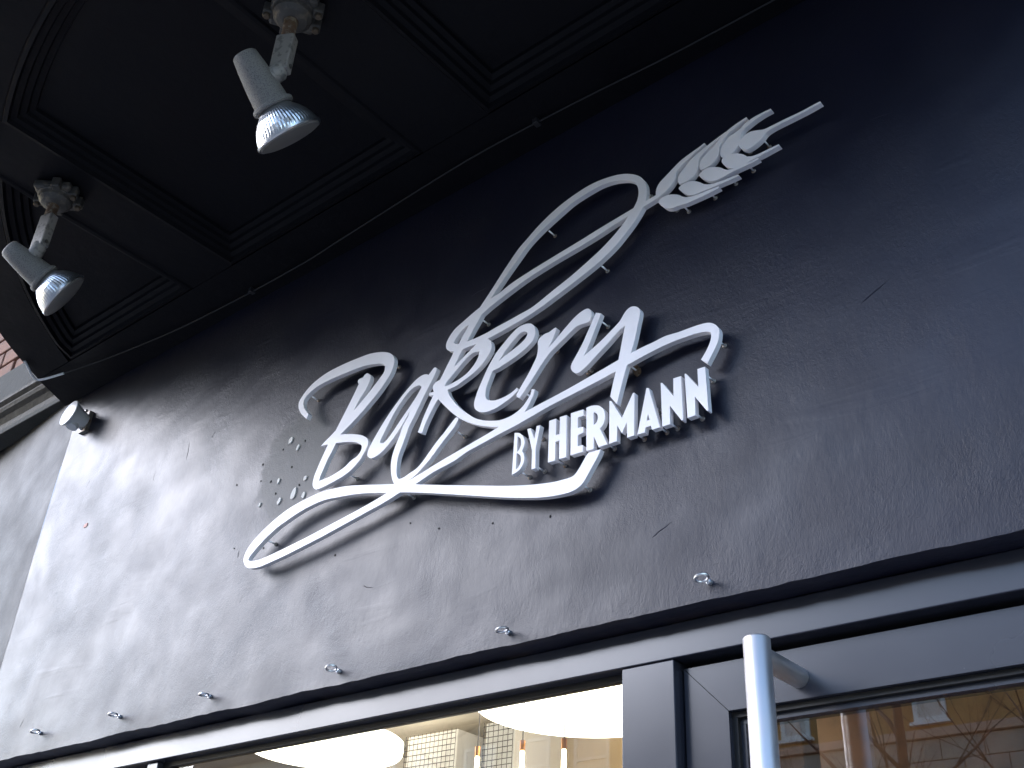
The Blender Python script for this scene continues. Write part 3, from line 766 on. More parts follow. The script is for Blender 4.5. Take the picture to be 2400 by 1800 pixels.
SIGN = {
 'B': ([[(-1.7112,2.7919,1),(-1.7283,2.8114),(-1.7364,2.8281),(-1.734,2.8402),(-1.7171,2.8513),(-1.6906,2.8588),(-1.6457,2.8604),(-1.6035,2.8591),(-1.5548,2.8562),(-1.5231,2.8504),(-1.4986,2.8431),(-1.4847,2.8351),(-1.4792,2.8277),(-1.4804,2.8148),(-1.4942,2.8009),(-1.5203,2.7783),(-1.5428,2.7608),(-1.5603,2.7491,1),(-1.5508,2.7664),(-1.5315,2.7898),(-1.5212,2.8108),(-1.5214,2.8195),(-1.5276,2.8281),(-1.5346,2.8323),(-1.5398,2.8311),(-1.5459,2.8256),(-1.5543,2.8264),(-1.5598,2.824),(-1.5597,2.8191),(-1.5562,2.813,1),(-1.567,2.7911),(-1.5848,2.7594),(-1.6072,2.721),(-1.609,2.7179,1),(-1.625,2.7083),(-1.6402,2.7001),(-1.6508,2.6929,1),(-1.6398,2.6926),(-1.6271,2.6905,1),(-1.6349,2.6746),(-1.6436,2.6564),(-1.6497,2.6421),(-1.6558,2.626),(-1.6577,2.6122),(-1.6564,2.6029),(-1.6518,2.5959),(-1.644,2.5906),(-1.6337,2.5891),(-1.6106,2.5907),(-1.5768,2.595),(-1.5506,2.6012),(-1.53,2.6116),(-1.5163,2.6232),(-1.5083,2.6347),(-1.5022,2.6449),(-1.5006,2.6549),(-1.5044,2.6641),(-1.5137,2.6724),(-1.5263,2.6801),(-1.5485,2.6891),(-1.5732,2.6974),(-1.592,2.7026,1),(-1.5801,2.709),(-1.5546,2.7231),(-1.5216,2.7451),(-1.4932,2.7668),(-1.4736,2.7859),(-1.4585,2.8047),(-1.4531,2.8216),(-1.4528,2.8348),(-1.4579,2.8464),(-1.4687,2.8573),(-1.4862,2.867),(-1.506,2.8743),(-1.5353,2.8812),(-1.5717,2.8843),(-1.6209,2.8861),(-1.6704,2.8836),(-1.7067,2.8747),(-1.7299,2.8629),(-1.7471,2.8469),(-1.7532,2.837),(-1.7519,2.8245),(-1.7458,2.8125),(-1.7333,2.7974),(-1.7158,2.7817,1)]],
   [[(-1.6026,2.6855,1),(-1.5817,2.6807),(-1.5573,2.6742),(-1.535,2.665),(-1.5222,2.6564),(-1.5182,2.6508),(-1.5195,2.6415),(-1.5291,2.6321),(-1.5463,2.627),(-1.5629,2.618),(-1.5847,2.6118),(-1.6072,2.6082),(-1.6384,2.6081,1),(-1.6364,2.6185),(-1.6307,2.6311),(-1.621,2.6534),(-1.6119,2.6669),(-1.6068,2.6768)]]),
 'a': ([[(-1.3456,2.7582,1),(-1.3399,2.7633),(-1.3338,2.7688),(-1.3297,2.7697),(-1.3256,2.767),(-1.3241,2.7629),(-1.3265,2.7565),(-1.3351,2.7408),(-1.3522,2.7131),(-1.3627,2.6939),(-1.3763,2.6696),(-1.3861,2.6534),(-1.3928,2.6333),(-1.3988,2.6164),(-1.4057,2.5982),(-1.4078,2.5836),(-1.4076,2.5686),(-1.4059,2.5564),(-1.4026,2.548),(-1.3977,2.5428),(-1.3913,2.5418),(-1.3822,2.5429),(-1.3685,2.5471),(-1.3529,2.5514),(-1.3398,2.5598),(-1.322,2.5773),(-1.3041,2.5948),(-1.2878,2.6078),(-1.277,2.6176),(-1.2694,2.6245),(-1.2613,2.631,1),(-1.2574,2.6317,1),(-1.2525,2.6269,1),(-1.2617,2.6125),(-1.2896,2.5885),(-1.3172,2.5627),(-1.3327,2.5511),(-1.3475,2.5409),(-1.3608,2.535),(-1.3774,2.5304,1),(-1.3726,2.5174,1),(-1.4003,2.5252,1),(-1.409,2.5351,1),(-1.4161,2.5478),(-1.4214,2.5626),(-1.4247,2.5804),(-1.4245,2.5972),(-1.4199,2.6162),(-1.4105,2.639),(-1.4039,2.6594),(-1.3921,2.6776),(-1.3888,2.6887,1),(-1.4017,2.6703),(-1.4162,2.6524),(-1.4349,2.6341),(-1.4563,2.6192),(-1.4729,2.614),(-1.485,2.6142),(-1.4935,2.6191),(-1.498,2.626),(-1.4972,2.6345),(-1.4898,2.6497),(-1.4737,2.6728),(-1.4497,2.7023),(-1.4268,2.7251),(-1.4075,2.7417),(-1.3838,2.7577),(-1.3674,2.7635),(-1.3546,2.763)]],
   [[(-1.3622,2.7358,1),(-1.3666,2.7406),(-1.3734,2.7436),(-1.384,2.7433),(-1.3981,2.7366),(-1.4174,2.72),(-1.4376,2.6947),(-1.4548,2.6649),(-1.4634,2.6501),(-1.4652,2.6446),(-1.462,2.6413),(-1.4541,2.6393),(-1.445,2.6434),(-1.4317,2.6557),(-1.4095,2.6799),(-1.389,2.7012),(-1.3724,2.7203)]]),
 'k': ([[(-1.22,2.8691,1),(-1.2378,2.8629),(-1.2614,2.8532),(-1.2832,2.8435),(-1.2965,2.8312),(-1.3038,2.8184),(-1.3045,2.8094),(-1.3012,2.8017),(-1.2936,2.7947),(-1.2813,2.7888,1),(-1.2849,2.7808),(-1.2919,2.769),(-1.298,2.7589),(-1.3073,2.7422),(-1.3126,2.7344,1),(-1.3217,2.7333),(-1.3285,2.7295),(-1.331,2.7242),(-1.3285,2.7171),(-1.3263,2.7121,1),(-1.3385,2.7139,1),(-1.3389,2.7074,1),(-1.3271,2.705,1),(-1.3282,2.7008,1),(-1.3366,2.6848),(-1.3481,2.661),(-1.3542,2.6441),(-1.3593,2.6325,1),(-1.3474,2.6266,1),(-1.3401,2.6463),(-1.3267,2.671),(-1.3163,2.6865),(-1.3116,2.6901,1),(-1.3034,2.6803),(-1.2896,2.6652),(-1.2717,2.6463),(-1.2565,2.6322),(-1.2522,2.6283),(-1.2294,2.612),(-1.2034,2.5968),(-1.1782,2.5856),(-1.163,2.5795),(-1.1496,2.5756,1),(-1.1157,2.5734,1),(-1.0916,2.586,1),(-1.0835,2.5962),(-1.077,2.6066),(-1.0714,2.6174),(-1.07,2.6255,1),(-1.0772,2.6287,1),(-1.0793,2.6187),(-1.0842,2.6119),(-1.0942,2.601),(-1.108,2.593),(-1.1256,2.5886),(-1.1472,2.5887),(-1.1678,2.5939),(-1.1888,2.6018),(-1.2105,2.6139),(-1.2332,2.6324),(-1.2547,2.6531),(-1.2727,2.6747),(-1.2846,2.6927),(-1.2887,2.7032,1),(-1.2677,2.704),(-1.2484,2.7091),(-1.2236,2.7173),(-1.205,2.7277),(-1.1906,2.7414),(-1.1829,2.7542),(-1.1818,2.7643),(-1.1856,2.7756),(-1.193,2.7839,1),(-1.1719,2.7855),(-1.1434,2.789),(-1.106,2.7939),(-1.0643,2.8028),(-1.0328,2.8123),(-0.9842,2.8276),(-0.9366,2.8446),(-0.8991,2.8638),(-0.873,2.8844),(-0.8563,2.8997),(-0.8433,2.9148),(-0.8348,2.9264,1),(-0.803,2.9315,1),(-0.7873,2.9376),(-0.7743,2.9463),(-0.7657,2.958),(-0.7638,2.9704),(-0.7587,2.9749),(-0.7476,2.9831),(-0.7292,2.9924),(-0.711,2.9996),(-0.7021,3.0043,1),(-0.7039,3.0068,1),(-0.7144,3.0031),(-0.7325,2.9989),(-0.7526,2.9927),(-0.7694,2.9833),(-0.7843,2.974),(-0.7975,2.9656),(-0.8042,2.9568),(-0.8068,2.9475),(-0.807,2.94,1),(-0.8286,2.9376,1),(-0.8271,2.9505),(-0.8263,2.9622),(-0.8275,2.9772),(-0.8328,2.9914),(-0.8419,3.0047),(-0.8568,3.0178),(-0.8758,3.0292),(-0.899,3.0374),(-0.9285,3.043),(-0.9585,3.0443),(-0.9889,3.0402),(-1.0197,3.0326),(-1.0507,3.0206),(-1.0817,3.004),(-1.1074,2.986),(-1.1273,2.9718),(-1.158,2.9396),(-1.1944,2.8974)]],
   [[(-1.193,2.8786,1),(-1.1585,2.9157),(-1.126,2.9482),(-1.1015,2.971),(-1.0746,2.9876),(-1.054,2.9976),(-1.0232,3.0107),(-0.9987,3.0205),(-0.9784,3.0248),(-0.9523,3.028),(-0.9284,3.029),(-0.9029,3.0247),(-0.8816,3.0166),(-0.8645,3.0068),(-0.8533,2.9954),(-0.8469,2.9846),(-0.8442,2.9739),(-0.8438,2.9635),(-0.8464,2.9506),(-0.8502,2.9425),(-0.8553,2.9347,1),(-0.9296,2.925),(-0.9763,2.9179),(-1.0362,2.9098),(-1.0978,2.9007),(-1.1398,2.8927),(-1.1693,2.8832)],
    [(-0.8672,2.9215,1),(-0.899,2.9173),(-0.9333,2.9103),(-0.976,2.904),(-1.0358,2.897),(-1.0971,2.8867),(-1.1387,2.8758),(-1.1915,2.8591),(-1.2134,2.8499,1),(-1.2196,2.8405),(-1.234,2.8206),(-1.2485,2.7988,1),(-1.2319,2.798),(-1.212,2.7981),(-1.1924,2.7992),(-1.1732,2.8021),(-1.1444,2.8046),(-1.1162,2.8079),(-1.084,2.8121),(-1.0334,2.8301),(-0.9943,2.8439),(-0.9559,2.8605),(-0.9273,2.8745),(-0.8991,2.8923),(-0.8803,2.9078)],
    [(-1.2467,2.8378,1),(-1.2577,2.8359),(-1.2692,2.8276),(-1.2786,2.8185),(-1.283,2.812),(-1.2827,2.8091),(-1.2783,2.8055),(-1.2729,2.8034),(-1.2691,2.8024,1),(-1.2619,2.8154),(-1.2528,2.8274)],
    [(-1.2215,2.7833,1),(-1.2396,2.7845),(-1.2577,2.7844,1),(-1.263,2.7765),(-1.2716,2.7619),(-1.2775,2.7498,1),(-1.2651,2.7576),(-1.248,2.768),(-1.2328,2.7764)],
    [(-1.2118,2.7621,1),(-1.2259,2.7653),(-1.2394,2.7617),(-1.2583,2.7497),(-1.277,2.7354),(-1.2919,2.7233),(-1.2978,2.7157,1),(-1.2918,2.7127,1),(-1.2808,2.714),(-1.261,2.7164),(-1.2398,2.7234),(-1.2233,2.7364),(-1.2146,2.7489)]]),
 'e': ([[(-1.0902,2.7768),(-1.1015,2.7797),(-1.1163,2.7788),(-1.1327,2.7705),(-1.1507,2.7567),(-1.1687,2.7411),(-1.186,2.7174),(-1.1983,2.6942),(-1.2081,2.674),(-1.2142,2.6559),(-1.2157,2.6464),(-1.2135,2.6364),(-1.206,2.6277),(-1.1941,2.621),(-1.1808,2.6178),(-1.164,2.6178),(-1.1459,2.6213),(-1.1245,2.6285),(-1.1085,2.6379,1),(-1.1123,2.6442,1),(-1.1233,2.6387),(-1.1377,2.6356),(-1.156,2.6347),(-1.1692,2.6371),(-1.1808,2.6425),(-1.1871,2.6497),(-1.1887,2.6586),(-1.1871,2.6732),(-1.1808,2.6895),(-1.1752,2.7036,1),(-1.1602,2.7048),(-1.1199,2.7145),(-1.0948,2.7243),(-1.0807,2.734),(-1.0749,2.7445),(-1.0749,2.7557),(-1.0786,2.7659),(-1.0836,2.7726)]],
   [[(-1.0936,2.7538),(-1.0952,2.7588),(-1.1006,2.7631),(-1.108,2.764),(-1.1171,2.7607),(-1.1314,2.7499),(-1.1456,2.7373),(-1.1561,2.725),(-1.1614,2.7192,1),(-1.1467,2.7257),(-1.1303,2.7313),(-1.1121,2.7379),(-1.0987,2.7455)]]),
 'r': ([[(-1.0246,2.7393,1),(-1.0273,2.7414),(-1.0317,2.7409),(-1.0422,2.7375),(-1.0511,2.7377),(-1.06,2.7353),(-1.0661,2.731),(-1.0679,2.7249),(-1.0667,2.7177),(-1.0668,2.7076),(-1.0689,2.695),(-1.0738,2.6852),(-1.0853,2.6664),(-1.0987,2.6483),(-1.1127,2.6292,1),(-1.1108,2.6245),(-1.1052,2.6201,1),(-1.1,2.6244),(-1.0891,2.6367),(-1.0723,2.655),(-1.0556,2.675),(-1.0386,2.6913),(-1.0249,2.6995),(-1.0079,2.7094),(-0.9926,2.7182),(-0.9773,2.725),(-0.9637,2.7243),(-0.9553,2.7237),(-0.9511,2.7252),(-0.9486,2.73),(-0.9474,2.7395),(-0.9488,2.746),(-0.9531,2.7521),(-0.96,2.7541),(-0.971,2.7521),(-0.9847,2.746),(-1.0051,2.7317),(-1.0221,2.7184),(-1.0323,2.7099),(-1.0426,2.704,1),(-1.0376,2.7112),(-1.0311,2.7237)]],
   []),
 'y': ([[(-0.9374,2.7367,1),(-0.9262,2.7303,1),(-0.9301,2.7215),(-0.9447,2.689),(-0.9544,2.6685),(-0.9622,2.6547,1),(-0.951,2.6599),(-0.9281,2.671),(-0.907,2.6834),(-0.8876,2.6964),(-0.8779,2.7086),(-0.8715,2.7148),(-0.8634,2.7174),(-0.8555,2.7153),(-0.8485,2.7098),(-0.8447,2.7018),(-0.8456,2.6917),(-0.8498,2.6744),(-0.8564,2.6471),(-0.8648,2.6228,1),(-0.8721,2.603,1),(-0.8772,2.5874),(-0.885,2.5617),(-0.8932,2.5338,1),(-0.9063,2.5528,1),(-0.9037,2.5639),(-0.899,2.5833),(-0.8943,2.5986,1),(-0.8895,2.6189,1),(-0.8863,2.6339),(-0.8814,2.6571),(-0.8757,2.6838,1),(-0.8909,2.6768),(-0.9118,2.6613),(-0.936,2.6454),(-0.9539,2.6332),(-0.9686,2.6261),(-0.9752,2.6245),(-0.982,2.6279),(-0.988,2.6349),(-0.9903,2.6422),(-0.9883,2.6495),(-0.9794,2.6621),(-0.9663,2.6813),(-0.9533,2.7055)]],
   []),
 'swash': ([[(-1.4094,2.5352,1),(-1.4577,2.5479),(-1.5031,2.56),(-1.5494,2.5707),(-1.5845,2.5758),(-1.62,2.5794),(-1.655,2.5778),(-1.6902,2.5743),(-1.7252,2.568),(-1.7597,2.5568),(-1.7935,2.5416),(-1.8221,2.525),(-1.8407,2.5084),(-1.8484,2.4944),(-1.8489,2.4823),(-1.8435,2.4724),(-1.8349,2.4644),(-1.8246,2.4595),(-1.8085,2.4558),(-1.7831,2.4542),(-1.7469,2.4569),(-1.7115,2.4603),(-1.6655,2.466),(-1.5984,2.4753),(-1.5335,2.4859),(-1.4705,2.4963),(-1.4295,2.5031),(-1.3896,2.5125,1),(-1.3723,2.5157,1),(-1.3768,2.5259,1)],
    [(-1.3774,2.5304,1),(-1.3468,2.5358),(-1.289,2.5485),(-1.2324,2.5592),(-1.1773,2.5696),(-1.1497,2.5757),(-1.1497,2.5756),(-1.0917,2.586),(-1.0519,2.5916),(-1.0013,2.5988),(-0.9519,2.6074),(-0.9196,2.6132),(-0.8895,2.6189),(-0.8648,2.6228),(-0.8413,2.6256),(-0.8184,2.6273),(-0.7959,2.6298),(-0.7717,2.6276),(-0.7499,2.627),(-0.7355,2.6264),(-0.7213,2.6246),(-0.713,2.6219),(-0.7062,2.6173),(-0.7003,2.6104),(-0.6973,2.6025),(-0.6975,2.5937),(-0.6998,2.583),(-0.706,2.5709),(-0.7136,2.5594),(-0.7214,2.548,1),(-0.7321,2.5593,1),(-0.7242,2.5693),(-0.7166,2.5809),(-0.7126,2.591),(-0.7118,2.598),(-0.7126,2.6028),(-0.7167,2.6062),(-0.725,2.6093),(-0.7405,2.6119),(-0.7577,2.6128),(-0.7796,2.6133),(-0.8018,2.6123),(-0.8243,2.6097),(-0.8472,2.6064),(-0.8715,2.6022),(-0.8943,2.5986),(-0.9355,2.5921),(-0.9843,2.5857),(-1.0343,2.5792),(-1.0787,2.5709),(-1.1151,2.5645),(-1.1506,2.5596),(-1.1867,2.5537),(-1.2234,2.5478),(-1.2546,2.5385),(-1.3064,2.5304),(-1.3351,2.5227),(-1.3519,2.5183,1),(-1.3723,2.5157,1),(-1.3853,2.521,1)],
    [(-1.3519,2.5183,1),(-1.2635,2.4914),(-1.1307,2.4521),(-1.0932,2.4422),(-1.0559,2.4338),(-1.0197,2.4278),(-0.9985,2.4264),(-0.9828,2.4265),(-0.9742,2.4309),(-0.9641,2.4427),(-0.954,2.4569),(-0.9498,2.4606,1),(-0.925,2.4597,1),(-0.93,2.4495),(-0.94,2.4355),(-0.95,2.4215),(-0.96,2.4091),(-0.9702,2.4028),(-0.9838,2.3998),(-1.0012,2.4001),(-1.0277,2.4033),(-1.0547,2.4087),(-1.0918,2.4185),(-1.1301,2.4299),(-1.1696,2.4426),(-1.2312,2.4629),(-1.318,2.4911),(-1.3627,2.5047),(-1.3896,2.5125,1),(-1.3979,2.5229,1),(-1.386,2.5261,1)]],
   [[(-1.4251,2.5218,1),(-1.4548,2.5297),(-1.4884,2.5382),(-1.5224,2.5452),(-1.5685,2.5521),(-1.6037,2.5567),(-1.6386,2.5568),(-1.6848,2.551),(-1.7192,2.5426),(-1.7536,2.5323),(-1.7869,2.5162),(-1.8128,2.4999),(-1.8295,2.4865),(-1.8329,2.4803),(-1.8279,2.4761),(-1.813,2.4726),(-1.7925,2.4709),(-1.7631,2.4725),(-1.7156,2.4773),(-1.6465,2.4856),(-1.5799,2.4954),(-1.5151,2.5049),(-1.4628,2.5138)]]),
 'grain0': ([[(-0.7582,2.9396,1),(-0.7601,2.9468),(-0.76,2.9549),(-0.7565,2.9632),(-0.748,2.9709),(-0.7369,2.9802),(-0.7222,2.9884),(-0.7077,2.9936),(-0.6934,2.9987),(-0.6756,3.0038),(-0.6606,3.0078,1),(-0.6595,3.0055,1),(-0.6705,3.0014),(-0.6848,2.9953),(-0.701,2.9866),(-0.712,2.9794),(-0.7168,2.9718),(-0.7179,2.9601),(-0.7222,2.9503),(-0.7314,2.9412),(-0.744,2.9379)]],
   []),
 'grain1': ([[(-0.714,2.9482,1),(-0.7158,2.9549),(-0.7145,2.9644),(-0.7087,2.9734),(-0.696,2.9826),(-0.6833,2.9897),(-0.6742,2.9968),(-0.6615,3.0065),(-0.6439,3.013),(-0.63,3.016),(-0.6188,3.0179,1),(-0.6172,3.014,1),(-0.6321,3.0106),(-0.6496,3.0039),(-0.6622,2.9959),(-0.6696,2.9878),(-0.6742,2.9823),(-0.6753,2.9727),(-0.6798,2.9609),(-0.6889,2.9519),(-0.7013,2.9477)]],
   []),
 'grain2': ([[(-0.6716,2.9536,1),(-0.6742,2.9618),(-0.6733,2.9694),(-0.6683,2.9809),(-0.6573,2.9909),(-0.6434,2.995),(-0.6329,2.998),(-0.6241,3.004),(-0.6068,3.009),(-0.5901,3.01),(-0.5728,3.0096,1),(-0.5719,3.0061,1),(-0.5872,3.0051),(-0.6041,3.0017),(-0.6178,2.9967),(-0.6265,2.9927),(-0.6312,2.9867),(-0.6326,2.9783),(-0.6351,2.9675),(-0.6425,2.9576),(-0.653,2.9516)]],
   []),
 'grain3': ([[(-0.6305,2.949),(-0.6358,2.9568),(-0.6374,2.9628),(-0.6349,2.9704),(-0.6276,2.9774),(-0.6157,2.9804),(-0.6027,2.9767),(-0.5899,2.971),(-0.5769,2.9702),(-0.5527,2.9706),(-0.521,2.97),(-0.499,2.9713),(-0.4858,2.9719,1),(-0.4846,2.9682,1),(-0.5057,2.9659),(-0.5325,2.9648),(-0.558,2.9644),(-0.5742,2.9636),(-0.5859,2.9605),(-0.593,2.9537),(-0.6015,2.9487),(-0.6134,2.9447),(-0.6233,2.9444)]],
   []),
 'grain4': ([[(-0.6721,2.9464),(-0.6683,2.9523),(-0.6563,2.9525),(-0.6416,2.9456),(-0.6305,2.937),(-0.6237,2.9283,1),(-0.6133,2.9237),(-0.5971,2.9223),(-0.5809,2.9227),(-0.5654,2.9225,1),(-0.5643,2.9191,1),(-0.5813,2.9177),(-0.5976,2.9163),(-0.6155,2.9161),(-0.6321,2.9137),(-0.6437,2.9143),(-0.6551,2.9197),(-0.6646,2.9291),(-0.6708,2.9396)]],
   []),
 'grain5': ([[(-0.7183,2.939),(-0.7138,2.9425),(-0.7014,2.9458),(-0.6862,2.9398),(-0.6746,2.9317),(-0.6659,2.9224),(-0.6552,2.9172),(-0.6387,2.9154),(-0.6206,2.9141),(-0.6045,2.9151,1),(-0.6032,2.9114,1),(-0.6176,2.91),(-0.639,2.9103),(-0.6557,2.9102),(-0.6726,2.9087),(-0.6862,2.9092),(-0.6979,2.9141),(-0.7078,2.9231),(-0.7151,2.9332)]],
   []),
 'grain6': ([[(-0.7595,2.9311),(-0.753,2.9348),(-0.7405,2.9356),(-0.7267,2.9295),(-0.7166,2.9213),(-0.7083,2.9124),(-0.6949,2.9055),(-0.6781,2.9018),(-0.6613,2.9005),(-0.6431,2.8986,1),(-0.642,2.8953,1),(-0.6567,2.895),(-0.6767,2.8962),(-0.6954,2.8965),(-0.7159,2.8986),(-0.7281,2.8992),(-0.7401,2.9046),(-0.7503,2.9151),(-0.757,2.9247)]],
   []),
 'grain7': ([[(-0.8024,2.9206),(-0.7967,2.9267),(-0.7821,2.9271),(-0.7679,2.9209),(-0.7592,2.9148),(-0.7506,2.9059),(-0.7368,2.8989),(-0.7161,2.8958),(-0.6989,2.8944),(-0.6812,2.8927,1),(-0.6799,2.889,1),(-0.6993,2.8877),(-0.7251,2.8877),(-0.7478,2.8888),(-0.7636,2.8922),(-0.7742,2.8928),(-0.7849,2.8977),(-0.7936,2.9069),(-0.7997,2.9162)]],
   []),
 'lB': ([[(-1.1118,2.5503,1),(-1.1067,2.5492),(-1.1013,2.5469),(-1.0958,2.5422),(-1.0909,2.536),(-1.0883,2.5288),(-1.0876,2.5229),(-1.0889,2.5164),(-1.0929,2.5088,1),(-1.089,2.5023),(-1.0869,2.4943),(-1.0873,2.4865),(-1.0904,2.4796),(-1.0958,2.4734),(-1.1046,2.4699),(-1.1129,2.4679,1)]],
   [[(-1.1045,2.5406,1),(-1.1006,2.5383),(-1.0973,2.5338),(-1.0959,2.5278),(-1.0959,2.5209),(-1.0988,2.5138),(-1.1041,2.5092,1)],
    [(-1.1045,2.5079,1),(-1.0989,2.5042),(-1.0949,2.4978),(-1.0942,2.4909),(-1.0958,2.4846),(-1.0993,2.4789),(-1.105,2.4759,1)]]),
 'lY': ([[(-1.0828,2.5487,1),(-1.0753,2.5482,1),(-1.0658,2.5236,1),(-1.0622,2.5481,1),(-1.0538,2.5472,1),(-1.0621,2.5037,1),(-1.0613,2.4657,1),(-1.0693,2.4658,1),(-1.0702,2.5026,1)]],
   []),
 'lH': ([[(-1.0344,2.5492,1),(-1.0193,2.5485,1),(-1.0191,2.5163,1),(-1.011,2.5156,1),(-1.0112,2.5488,1),(-0.9969,2.5482,1),(-0.9959,2.4666,1),(-1.0105,2.4678,1),(-1.0111,2.5033,1),(-1.0195,2.5035,1),(-1.0191,2.4675,1),(-1.034,2.4684,1)]],
   []),
 'lE': ([[(-0.9877,2.5485,1),(-0.9616,2.5471,1),(-0.961,2.5352,1),(-0.9729,2.5352,1),(-0.9726,2.5149,1),(-0.9614,2.5136,1),(-0.9608,2.5024,1),(-0.9723,2.5012,1),(-0.972,2.4802,1),(-0.9616,2.4789,1),(-0.9612,2.4665,1),(-0.9867,2.4674,1)]],
   []),
 'lR': ([[(-0.9552,2.5479,1),(-0.947,2.5485),(-0.9375,2.5467),(-0.9291,2.5429),(-0.9226,2.5367),(-0.9184,2.5292),(-0.917,2.5198),(-0.9178,2.5113),(-0.9212,2.5037),(-0.927,2.499,1),(-0.9119,2.4647,1),(-0.9291,2.4646,1),(-0.939,2.4882,1),(-0.9397,2.4647,1),(-0.9539,2.4652,1)]],
   [[(-0.9402,2.5338,1),(-0.9361,2.5324),(-0.9323,2.5272),(-0.9311,2.5213),(-0.9324,2.5151),(-0.9359,2.5113),(-0.9398,2.5096,1)]]),
 'lM': ([[(-0.9079,2.545,1),(-0.9044,2.5437,1),(-0.8831,2.5045,1),(-0.8612,2.5438,1),(-0.8582,2.5433,1),(-0.86,2.4644,1),(-0.8732,2.4644,1),(-0.8739,2.4932,1),(-0.8835,2.4762,1),(-0.8926,2.4936,1),(-0.8934,2.4645,1),(-0.9081,2.4644,1)]],
   []),
 'lA': ([[(-0.8348,2.5439,1),(-0.8307,2.5424,1),(-0.8111,2.4631,1),(-0.8259,2.4636,1),(-0.8278,2.4718,1),(-0.838,2.4719,1),(-0.8396,2.4629,1),(-0.8535,2.4638,1)]],
   [[(-0.8328,2.4951,1),(-0.8299,2.483,1),(-0.8358,2.4828,1)]]),
 'lN': ([[(-0.8075,2.5435,1),(-0.8046,2.5428,1),(-0.7847,2.5108,1),(-0.7839,2.5433,1),(-0.7696,2.5426,1),(-0.7691,2.4623,1),(-0.7717,2.4624,1),(-0.7921,2.4961,1),(-0.7927,2.4627,1),(-0.807,2.463,1)]],
   []),
 'lN2': ([[(-0.7629,2.5442,1),(-0.7605,2.5438,1),(-0.7393,2.5116,1),(-0.7395,2.5444,1),(-0.7257,2.5438,1),(-0.7238,2.4641,1),(-0.7265,2.4641,1),(-0.7465,2.4969,1),(-0.7468,2.4631,1),(-0.7609,2.463,1)]],
   []),
}
PINS = {
 'y': [(-0.9306,2.7193),(-0.9733,2.6387),(-0.9669,2.6407),(-0.8708,2.604)],
 'r': [(-1.0445,2.7121),(-1.0875,2.7623)],
 'k': [(-1.2214,2.8457),(-1.2,2.7667),(-1.0601,2.9906),(-0.9327,2.8445),(-0.8352,2.9725)],
 'grain3': [(-0.5958,2.9576),(-0.6313,2.9652)],
 'grain4': [(-0.6289,2.9204)],
 'grain5': [(-0.6634,2.9101)],
 'grain6': [(-0.7045,2.899)],
 'grain7': [(-0.7572,2.8953),(-0.7805,2.9103)],
 'B': [(-1.7226,2.8458),(-1.4696,2.8389)],
 'swash': [(-1.7885,2.5151),(-1.3837,2.5126),(-0.9676,2.4106),(-1.0985,2.632),(-0.705,2.5904)],
 'a': [(-1.5562,2.6025),(-1.2608,2.6047)],
 'lB': [(-1.0982,2.4721),(-1.104,2.5474)],
 'lY': [(-1.0644,2.4728),(-1.0709,2.5385)],
 'lH': [(-1.0202,2.4711)],
 'lE': [(-0.9719,2.4727)],
 'lR': [(-0.9181,2.4713)],
 'lM': [(-0.8596,2.4702)],
 'lA': [(-0.8167,2.4689),(-0.8283,2.5122)],
 'lN': [(-0.7968,2.4694)],
 'lN2': [(-0.7516,2.4722),(-0.7284,2.5326)],
}
